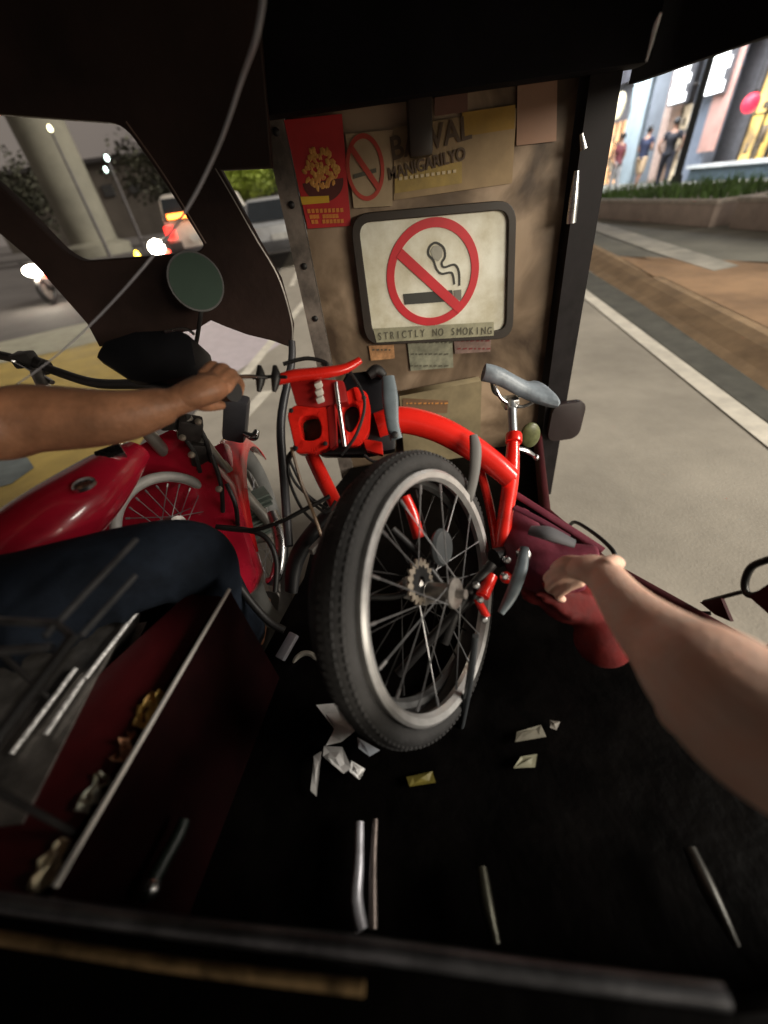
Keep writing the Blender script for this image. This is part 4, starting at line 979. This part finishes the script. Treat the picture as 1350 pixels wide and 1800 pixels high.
# brake rotor / sprocket and rear parts behind the wheel
C2 = U(738, 1035, D=.72)
wheel(bk, C2, (WN+V(-.12, 0, .02)).normalized(), .226, .022, 'wheel', 20, rimr=.198, hubr=.022, tyre=M['black'], rimm=mat('dim rim', (.12, .12, .12), .45, metal=.6), spm=M['black'])
def cog(c, n_, r, teeth, depth, th, name, m, hole=.35):
    n_ = n_.normalized(); a = n_.cross(V(0, 0, 1)).normalized(); b = n_.cross(a); g = G()
    out, inn = [], []
    K = teeth*4
    for k in range(K):
        t = k*2*math.pi/K; rr = r+(depth if k % 4 in (1, 2) else 0)
        out.append((math.cos(t)*a+math.sin(t)*b)*rr); inn.append((math.cos(t)*a+math.sin(t)*b)*r*hole)
    vo = [[g.b.verts.new(c+p_+n_*h_) for p_ in out] for h_ in (-th, th)]; vi = [[g.b.verts.new(c+p_+n_*h_) for p_ in inn] for h_ in (-th, th)]
    for k in range(K):
        j = (k+1) % K
        g.b.faces.new((vo[0][k], vo[0][j], vo[1][j], vo[1][k])); g.b.faces.new((vi[0][k], vi[1][k], vi[1][j], vi[0][j]))
        g.b.faces.new((vo[1][k], vo[1][j], vi[1][j], vi[1][k])); g.b.faces.new((vo[0][k], vi[0][k], vi[0][j], vo[0][j]))
    return g.build(name, m, bk, smooth=False)
cog(U(738, 1022, D=.66), WN, .034, 18, .006, .002, 'sprocket', M['gold'], .62)
cog(U(738, 1022, D=.662), WN, .024, 14, .004, .004, 'sprocket', mat('dark steel', (.05, .05, .05), .4, metal=.8), .4)
c = U(768, 962, D=.70)
G().lathe(c, WN, [(.020, 0), (.031, .004), (.034, .010), (.030, .016), (.010, .018)], 32).build('axle_cap', mat('dark grey cap', (.05, .055, .058), .5), bk)
# main tube
mt = [U(662, 748, D=.80), U(705, 738, D=.80), U(765, 752, D=.80), U(822, 782, D=.80), U(868, 815, D=.80), U(898, 842, D=.80)]
G().tube(mt, [.026, .0275, .0275, .0265, .0245, .022], 24).build('main_tube', M['red'], bk)
# seat tube with collar, post
G().tube([U(902, 778, D=.82), U(898, 840, D=.815), U(888, 910, D=.81), U(882, 975, D=.80)], [.0125, .0165, .0155, .0145], 20).build('seat_tube', M['red'], bk)
G().lathe(U(903, 778, D=.82), (U(904, 700, D=.86)-U(903, 778, D=.82)), [(.0165, 0), (.0175, .004), (.0175, .018), (.0165, .02)], 20).build('seat_collar', M['red'], bk)
G().tube([U(903, 790, D=.82), U(900, 720, D=.84)], .0095, 16).build('seat_post', mat('pale steel post', (.45, .48, .50), .35, metal=.7, var=.15), bk)
# stays
G().tube([U(836, 800, D=.84), U(856, 870, D=.84), U(868, 930, D=.83), U(874, 972, D=.81)], .0095, 14).build('seat_stay', M['red'], bk)
G().tube([U(898, 845, D=.80), U(878, 815, D=.84)], .012, 14).build('frame_gusset', M['red'], bk)
G().tube([U(712, 872, D=.72), U(725, 905, D=.72), U(736, 945, D=.72)], [.010, .0115, .011], 14).build('fork_blade', M['red'], bk)
G().tube([U(548, 800, D=.82), U(572, 850, D=.80), U(600, 905, D=.78)], [.015, .0155, .014], 16).build('fork_blade', M['red'], bk)
# bottom bracket area
g = G(); g.tube([U(868, 982, D=.78), U(905, 972, D=.80)], .020, 18); g.build('bottom_bracket', M['black'], bk)
g = G(); g.tube([U(864, 1012, D=.70), U(848, 1048, D=.68)], [.011, .012], 12); g.tube([U(838, 1052, D=.68), U(856, 1085, D=.67)], .007, 10); g.build('rear_dropout', M['red'], bk)
for (x, y) in ((845, 1055), (852, 1090), (892, 985), (888, 1014), (838, 1030)): G().lathe(U(x, y, D=.66), -FW, [(.006, -.01), (.006, 0), (.0035, .002)], 10).build('bolt', M['chrome'], bk)
G().ell(U(890, 1015, D=.74), (.012, .012, .012)).build('red_cap', M['red'], bk)
# crank arm, blue grey
G().tube([U(922, 962, D=.72), U(916, 1000, D=.70), U(899, 1045, D=.68), U(880, 1078, D=.67)], [.008, .011, .0105, .006], 14, flat=.6).build('crank_arm', M['greyplast'], bk)
G().lathe(U(922, 975, D=.715), -FW, [(.012, -.012), (.012, 0), (.006, .003)], 14).build('crank_bolt', M['chrome'], bk)
# hinge lever and strap
G().tube([U(832, 765, D=.755), U(836, 790, D=.748), U(834, 830, D=.75), U(826, 872, D=.76), U(821, 888, D=.77)], [.008, .0115, .010, .008, .005], 12, flat=.45, up=(0, 0, 1)).build('frame_strap', mat('grey strap', (.13, .125, .12), .6, var=.2), bk)
# pedal / folded lever in blue grey next to the main tube
g = G(); g.tube([U(682, 662, D=.76), U(686, 700, D=.755), U(690, 745, D=.75), U(697, 772, D=.75)], [.0125, .0155, .0125, .012], 16, flat=.4, up=(0, 0, 1)); g.build('hinge_lever', M['greyplast'], bk)
G().lathe(U(694, 764, D=.738), -FW, [(.007, -.006), (.007, 0), (.003, .002)], 12).build('lever_pivot', M['black'], bk)
# red hinge/stem castings
def frame_block(outer_, inner_, D0, depth, name):
    n = len(outer_); g = G()
    A = [g.b.verts.new(U(x, y, D=D0)) for x, y in outer_]; B = [g.b.verts.new(U(x, y, D=D0)) for x, y in inner_]
    A2_ = [g.b.verts.new(v.co+FW*depth) for v in A]; B2_ = [g.b.verts.new(v.co+FW*depth) for v in B]
    for k in range(n):
        j = (k+1) % n
        g.b.faces.new((A[k], A[j], B[j], B[k])); g.b.faces.new((A2_[k], B2_[k], B2_[j], A2_[j]))
        g.b.faces.new((A[k], A2_[k], A2_[j], A[j])); g.b.faces.new((B[k], B[j], B2_[j], B2_[k]))
    bmesh.ops.bevel(g.b, geom=g.b.edges[:], offset=.002, segments=2, affect='EDGES')
    return g.build(name, M['red'], bk)
def ringpts(cx_, cy_, w, h, r, rot=0):
    out = []
    for x, y in rr_poly(w, h, r, 3):
        c_, s_2 = math.cos(rot), math.sin(rot); out.append((cx_+x*c_-y*s_2, cy_+x*s_2+y*c_))
    return out
def rp(P, rr_=7): return [(v[0], v[1]) for v in round_poly([Vector(p_) for p_ in P], rr_, 3)]
frame_block(rp([(504, 726), (516, 712), (556, 708), (576, 716), (582, 760), (580, 786), (552, 796), (520, 798)]), rp([(526, 740), (532, 731), (552, 729), (560, 734), (565, 752), (563, 768), (550, 775), (532, 774)], 4), .74, .035, 'hinge_casting')
G().prism([U(x, y, D=.785) for x, y in ((510, 722), (574, 716), (578, 790), (522, 796))], FW*.01).build('casting_core', mat('dark olive core', (.05, .045, .02), .6, var=.6, scale=60), bk, smooth=False)
frame_block(rp([(588, 716), (598, 694), (626, 678), (646, 690), (652, 720), (650, 758), (634, 784), (604, 784)]), rp([(602, 722), (608, 712), (622, 706), (630, 716), (632, 734), (626, 748), (616, 762), (606, 754)], 4), .765, .03, 'hinge_casting')
for x, y in ((512, 722), (572, 780), (596, 776), (640, 700), (520, 788)):
    G().lathe(U(x, y, D=.737 if x < 580 else .762), -FW, [(.0045, 0), (.0045, .003), (.002, .004)], 8).build('casting_screw', M['black'], bk)
g = G(); g.prism([U(x, y, D=.738) for x, y in ((574, 716), (588, 708), (592, 782), (580, 790))], FW*.03, .003); g.build('casting_web', mat('darker red casting', (.30, .009, .008), .45, coat=.2), bk)
G().tube([U(x, y, D=.75) for x, y in ((498, 640), (540, 630), (575, 640), (560, 660))], .004, 8).build('cable', M['black'], bk)
G().tube([U(x, y, D=.74) for x, y in ((606, 640), (640, 700), (628, 760), (600, 800))], .0032, 8).build('cable', M['black'], bk)
G().tube([U(488, 668, D=.72), U(520, 660, D=.72), U(570, 655, D=.72), U(606, 648, D=.725), U(633, 633, D=.73)], [.012, .014, .013, .011, .008], 16, flat=.8).build('stem_clamp', M['red'], bk)
g = G(); g.prism([U(x, y, D=.735) for x, y in ((508, 672), (555, 664), (604, 668), (612, 706), (560, 716), (520, 712))], FW*.04, .005); g.build('stem_block', mat('darker red casting', (.30, .009, .008), .45, coat=.2), bk)
g = G()
for k in range(3):
    g.box(U(560+k*1.5, 676+k*13, D=.722), (.014, .012, .011), Matrix.Rotation(-.2, 3, 'Y'), .002)
g.build('white_spacer', mat('white nylon', (.62, .58, .52), .5, var=.15), bk)
G().tube([U(590, 672, D=.73), U(598, 730, D=.73), U(606, 785, D=.73)], [.004, .0045, .004], 12).build('hinge_pin', M['chrome'], bk)
g = G(); g.prism([U(x, y, D=.765) for x, y in ((636, 770), (672, 776), (674, 800), (644, 792))], FW*.03, .004); g.prism([U(x, y, D=.76) for x, y in ((620, 680), (640, 686), (642, 706), (626, 704))], FW*.03, .004); g.build('hinge_tab', M['red'], bk)
# black stem / brake lever cluster behind
g = G()
g.prism([U(x, y, D=.80) for x, y in ((606, 655), (648, 650), (678, 668), (700, 700), (696, 790), (640, 800), (560, 800), (545, 716), (600, 690))], FW*.05, .008)
g.build('folding_stem', mat('black stem', (.010, .010, .012), .35, coat=.2), bk)
G().tube([U(648, 660, D=.79), U(662, 652, D=.79), U(676, 662, D=.79)], [.01, .013, .008], 10).build('brake_clamp', M['black'], bk)
# handlebar, thin black with rubber rings
G().tube([U(504, 663, D=.70), U(478, 662, D=.705), U(444, 664, D=.71)], .0032, 10).build('handlebar', M['black'], bk)
g = G()
for x in (456, 483): g.tube([U(x, 643, D=.705), U(x+2, 664, D=.705), U(x-1, 688, D=.705)], [.004, .009, .004], 10)
g.build('bar_end_rings', M['black'], bk)
# saddle
sa = U(846, 668, D=.86); sb_ = U(968, 678, D=.90)
g = G(); ax = (sb_-sa); secs = []
side_ = ax.cross(V(0, 0, 1)).normalized(); upv = side_.cross(ax.normalized()).normalized()
for k in range(15):
    u = k/14; c_ = sa+ax*u+upv*(.018*math.cos(u*math.pi*1.15)-.004)
    w = (.018+.024*u**1.2+.045*max(0, u-.55)**1.1*2.0)*(math.sin(min(1, (u+.05)*6)*math.pi/2)); w = w*(1 if u < .94 else .72); h = .022*(1 if u < .95 else .6)
    secs.append([c_+side_*w*math.cos(t)+upv*h*(math.sin(t) if math.sin(t) > 0 else .75*math.sin(t)) for t in [j*2*math.pi/18 for j in range(18)]])
loft(g, secs); g.build('saddle', M['saddle'], bk)
for s in (-1, 1): G().tube([sa+ax*.18-upv*.008+side_*.008*s, sa+ax*.32-upv*.035+side_*.02*s, sa+ax*.62-upv*.046+side_*.022*s, sa+ax*.86-upv*.012+side_*.03*s], .0038, 8).build('saddle_rail', M['chrome'], bk)
G().box(sa+ax*.5-upv*.046, (.034, .034, .024), bev=.005).build('saddle_clamp', M['chrome'], bk)
G().tube([sa+ax*.5-upv*.045, U(901, 722, D=.84)], .010, 12).build('seat_post', MATS['pale steel post'], bk)
G().ell(U(932, 765, D=.92), (.024, .010, .034), Matrix.Rotation(-.15, 3, 'Y')).build('reflector', mat('dull green yellow reflector', (.11, .12, .05), .4, var=.35, scale=60), bk)
g = G(); g.tube([U(905, 788, D=.83), U(924, 792, D=.84), U(940, 802, D=.84)], [.005, .006, .004], 8); g.ell(U(942, 804, D=.84), (.007, .007, .007), sub=2); g.build('quick_release', M['chrome'], bk)
# kickstand
G().tube([U(836, 1118, D=.62), U(828, 1180, D=.66), U(818, 1240, D=.70), U(808, 1292, D=.73)], [.005, .0062, .0062, .005], 10).build('kickstand', mat('grey stand', (.12, .13, .14), .4, metal=.6), bk)
# second fork blades, chainstay, dark pieces between the wheels
for P, r in ((((700, 1185), (760, 1120), (840, 1040)), .009), (((650, 1050), (715, 1040), (768, 962)), .006), (((690, 930), (740, 980), (800, 1060)), .007), (((780, 1130), (810, 1060), (866, 990)), .010)):
    G().tube([U(x, y, D=.70) for x, y in P], r, 10).build('chain_stay', M['black'], bk)
# pedal + tools at lower left in chrome
G().box(U(505, 1136, D=.86), (.022, .06, .014), Matrix.Rotation(-.6, 3, 'Z') @ Matrix.Rotation(.3, 3, 'X'), .003).build('pedal', mat('silver pedal', (.55, .53, .58), .4, metal=.6), bk)
G().tube([U(484, 1156, D=.88), U(470, 1160, D=.88)], .006, 8).build('pedal_axle', M['chrome'], bk)
g = G(); g.ring(U(537, 1170, D=.86), (0, -.5, .87), .026, .006, 32, 8, a0=3.4, a1=6.0); g.build('chain_guard', mat('pale guard', (.45, .42, .36), .4, metal=.4), bk); g = G(); g.ring(U(540, 1232, D=.84), (0, -.5, .87), .028, .004, 32, 8, a0=.5, a1=2.6); g.build('chain_guard', mat('pale guard', (.45, .42, .36), .4, metal=.4), bk)
# cables
cables = ([(548, 796), (520, 790), (505, 808), (520, 850), (560, 885), (585, 900)], [(520, 780), (506, 830), (528, 890), (560, 925)], [(505, 800), (540, 870), (572, 900), (590, 880)], [(388, 928), (440, 932), (490, 918), (540, 893), (580, 872)], [(512, 786), (530, 850), (552, 905), (566, 945)], [(640, 800), (660, 812), (690, 800)])
for i, P in enumerate(cables):
    G().tube([U(x, y, D=.78-.01*i) for x, y in P], .0030 if i != 3 else .0045, 8).build('cable', M['black'] if i != 4 else mat('copper cable', (.22, .14, .08), .4), bk)
# dark nylon cover bits filling the space left of the wheel (mudguard + gear case)
G().tube([U(600, 880, D=.86), U(556, 925, D=.88), U(520, 985, D=.90), U(512, 1040, D=.90)], [.012, .022, .030, .024], 16, flat=.55).build('chain_case', mat('black case', (.014, .014, .015), .5), bk)
G().box(U(556, 960, D=.84), (.012, .04, .016), Matrix.Rotation(-.6, 3, 'Z'), .003).build('case_clip', M['dullmetal'], bk)

# ------------------------------------------------------------------ BAG and passenger
bg_ = thing('travel_bag', U(960, 1000, D=.68), 'plum and grey nylon bag squeezed beside the folded bicycle', 'bag')
g = G()
g.tube([U(905, 900, D=.86), U(925, 960, D=.80), U(960, 1000, D=.74), U(1030, 1005, D=.70)], [.03, .055, .06, .04], 20, flat=.7)
g.tube([U(930, 1000, D=.78), U(985, 990, D=.75), U(1055, 985, D=.72)], [.035, .04, .028], 18)
g.build('bag_body', M['bag'], bg_, remesh=.006, smooth_it=3)
G().tube([U(905, 868, D=.82), U(955, 900, D=.78), U(1010, 935, D=.75), U(1060, 968, D=.72)], .009, 12, flat=.35).build('strap', M['bag'], bg_)
G().tube([U(905, 892, D=.80), U(950, 915, D=.77), U(1000, 945, D=.74)], .008, 12, flat=.4).build('strap', mat('dark plum strap', (.10, .012, .03), .6), bg_)
G().tube([U(932, 932, D=.72), U(965, 938, D=.70), U(1010, 956, D=.69)], [.012, .017, .010], 14, flat=.5).build('grey_pad', mat('grey pad', (.11, .11, .12), .7), bg_)
rb = thing('red_sack', U(1060, 1120, D=.70), 'small dark red sack tucked under the passenger arm', 'bag')
g = G(); g.ell(U(1010, 1050, D=.74), (.07, .06, .035)); g.ell(U(1060, 1125, D=.70), (.05, .05, .045)); g.ell(U(960, 1040, D=.74), (.05, .03, .02))
for k in range(5): g.tube([U(940+k*14, 1045+k*10, D=.69), U(990+k*14, 1040+k*12, D=.69), U(1045+k*9, 1052+k*14, D=.69)], .007, 8)
g.build('sack_body', M['bagred'], rb, remesh=.006, smooth_it=4)
G().tube([U(955, 1030, D=.69), U(985, 1022, D=.68), U(1020, 1030, D=.68)], .006, 8).build('drawstring', mat('red cord', (.4, .02, .02), .6), rb)

pa = thing('person', (.3, -.1, .4), 'passenger whose bare pale arm reaches forward over the bag from the right edge', 'person')
g = G()
arm = [(1062, 1010, .56), (1092, 1052, .50), (1132, 1096, .45), (1190, 1148, .40), (1248, 1196, .352), (1340, 1272, .31), (1500, 1350, .27), (1720, 1440, .23)]
rad = [.026, .030, .037, .046, .055, .060, .060, .06]
g.tube([U(x, y, D=d_) for x, y, d_ in arm]+[V(.37, -.10, .93), V(.29, -.30, 1.0)], rad+[.062, .068], 24, n=8, flat=.93)
# elbow bump
g.ell(U(1268, 1225, D=.335), (.046, .044, .044)); g.ell(U(1205, 1240, D=.37), (.022, .03, .04))
# palm
g.tube([U(1078, 1030, D=.53), U(1050, 1003, D=.57), U(1028, 997, D=.60)], [.027, .034, .032], 18, flat=.6)
for (a_, b_, c_) in (((1022, 988), (994, 986), (974, 1000)), ((1014, 998), (984, 1000), (962, 1016)), ((1016, 1009), (986, 1015), (965, 1032)), ((1024, 1020), (998, 1031), (982, 1046))):
    g.tube([U(*a_, D=.60), U(*b_, D=.62), U(*c_, D=.665), U(c_[0]+8, c_[1]+8, D=.69)], [.0096, .0088, .0078, .0066], 12, n=5); g.ell(U(*c_, D=.665), (.008, .008, .008), sub=2)
g.tube([U(1064, 1000, D=.545), U(1078, 988, D=.57), U(1088, 990, D=.60)], [.015, .0115, .0095], 12); g.ell(U(1088, 990, D=.60), (.0095, .0095, .0095), sub=2)
g.build('arm', M['skin2'], pa, remesh=.003, smooth_it=3)
g = G(); g.tube([U(1720, 1440, D=.225), V(.375, -.10, .93), V(.29, -.30, 1.0), V(.12, -.40, 1.0)], [.078, .080, .09, .09], 20); g.tube([V(.06, -.40, .66), V(.06, -.42, .85), V(.06, -.42, 1.03)], [.15, .16, .13], 22)
g.build('shirt', mat('dark shirt', (.02, .02, .022), .9), pa, remesh=.008, smooth_it=3)

# ------------------------------------------------------------------ small things
# highlights in the side slot, modelled as small coloured pieces
slot = ((262, 1247, .019, (1, .50, .14), 'orange gleam in the side slot, highest of the four', 'gleam'), (222, 1314, .013, (.75, .36, .20), 'brown gleam in the side slot below the orange one', 'gleam'), (165, 1395, .015, (.9, .85, .6), 'pale sheen in the middle of the side slot', 'sheen'), (92, 1518, .017, (.95, .62, .42), 'pink orange wrapper at the lower end of the side slot', 'sheen'))
for x, y, r, c_, lb, nm in slot:
    P = U(x, y, Z=.600); g = G(); rnd = random.Random(x)
    n = 7; grid = [[g.b.verts.new(P+dAB*(r*1.2*(i/(n-1)-.5)*2)+nL*(r*.72*(j/(n-1)-.5)*2*(1-.6*abs(i/(n-1)-.5)))+V(0, 0, .022*noise.noise(V(i*.7+x, j*.7, 0))+.004*rnd.random())) for j in range(n)] for i in range(n)]
    for i in range(n-1):
        for j in range(n-1): g.b.faces.new((grid[i][j], grid[i+1][j], grid[i+1][j+1], grid[i][j+1]))
    o = g.build(nm, mat('gleam %d' % x, c_, .6, var=.45, scale=60)); o.modifiers.new('s', 'SOLIDIFY').thickness = .0012
    tag(o, lb, nm, 'highlights in the side slot')
# broken highlights on the floor, modelled as thin pale pieces
def glint(pix, z, c_, lb, jit=.006, name='floor_glint', cat='glint'):
    P = [U(x, y, Z=z) for x, y in pix]; cc = sum(P, V(0, 0, 0))/len(P); g = G(); rnd = random.Random(len(lb))
    rings = [[g.b.verts.new(cc.lerp(p_, s)+V(0, 0, rnd.uniform(0, jit))) for p_ in P] for s in (1, .55)]
    cv = g.b.verts.new(cc+V(0, 0, jit)); n = len(P)
    for k in range(n):
        j = (k+1) % n; g.b.faces.new((rings[0][k], rings[0][j], rings[1][j], rings[1][k])); g.b.faces.new((rings[1][k], rings[1][j], cv))
    o = g.build(name, mat('glint %s' % lb[:14], c_, .6, var=.2, scale=30), smooth=False); o.modifiers.new('s', 'SOLIDIFY').thickness = .0012
    tag(o, lb, cat)
w_ = (.9, .88, .85)
glint([(556, 1240), (596, 1236), (612, 1262), (624, 1286), (600, 1304), (574, 1312), (588, 1282)], .345, w_, 'white angular scrap below the bicycle tyre, topmost of the pile')
glint([(570, 1312), (602, 1314), (618, 1350), (604, 1360), (584, 1344), (568, 1330)], .340, (.5, .49, .48), 'greyish white scrap under the topmost white one')
glint([(628, 1296), (668, 1320), (650, 1330), (630, 1316)], .35, (.42, .45, .50), 'bluish white sliver right of the white pile')
glint([(618, 1338), (642, 1352), (632, 1372), (614, 1356)], .338, w_, 'small white square scrap at the bottom of the pile')
glint([(552, 1330), (566, 1322), (556, 1400), (546, 1390)], .337, (.35, .34, .33), 'narrow dull white strip left of the pile')
glint([(908, 1288), (950, 1276), (960, 1296), (905, 1306)], .33, (.20, .185, .14), 'dim beige scrap on the floor under the arm, upper one')
glint([(915, 1332), (944, 1326), (940, 1350), (902, 1352)], .33, (.28, .27, .18), 'dim cream triangular scrap below the beige one')
glint([(714, 1366), (760, 1356), (766, 1376), (720, 1384)], .33, (.16, .13, .02), 'dull yellow scrap under the tyre')
glint([(966, 1266), (984, 1270), (978, 1284), (966, 1280)], .33, (.22, .20, .17), 'tiny beige scrap beside the upper beige one')
def strip(pts, r, c_, lb, z=.36, cat='tube', name='floor_streak', me=.6):  # highlight streaks on the dark floor, modelled as thin tubes
    tag(G().tube([U(x, y, Z=z) for x, y in pts], r, 12).build(name, mat('streak %s' % lb[:10], c_, .35, metal=me, var=.3, scale=25)), lb, cat)
strip([(632, 1445), (630, 1520), (626, 1580), (636, 1636)], [.007, .008, .0095, .009], (.55, .55, .60), 'bright highlight streak on the floor, left one of a pair')
strip([(660, 1440), (656, 1520), (656, 1634)], [.004, .005, .006], (.20, .165, .15), 'thin brownish highlight beside the bright streak')
strip([(846, 1524), (856, 1590), (872, 1660)], [.007, .009, .006], (.07, .068, .05), 'dull olive highlight strip lying alone on the dark floor')
strip([(1212, 1490), (1246, 1565), (1296, 1665)], [.008, .010, .004], (.05, .048, .043), 'dim grey highlight strip at the right of the floor')
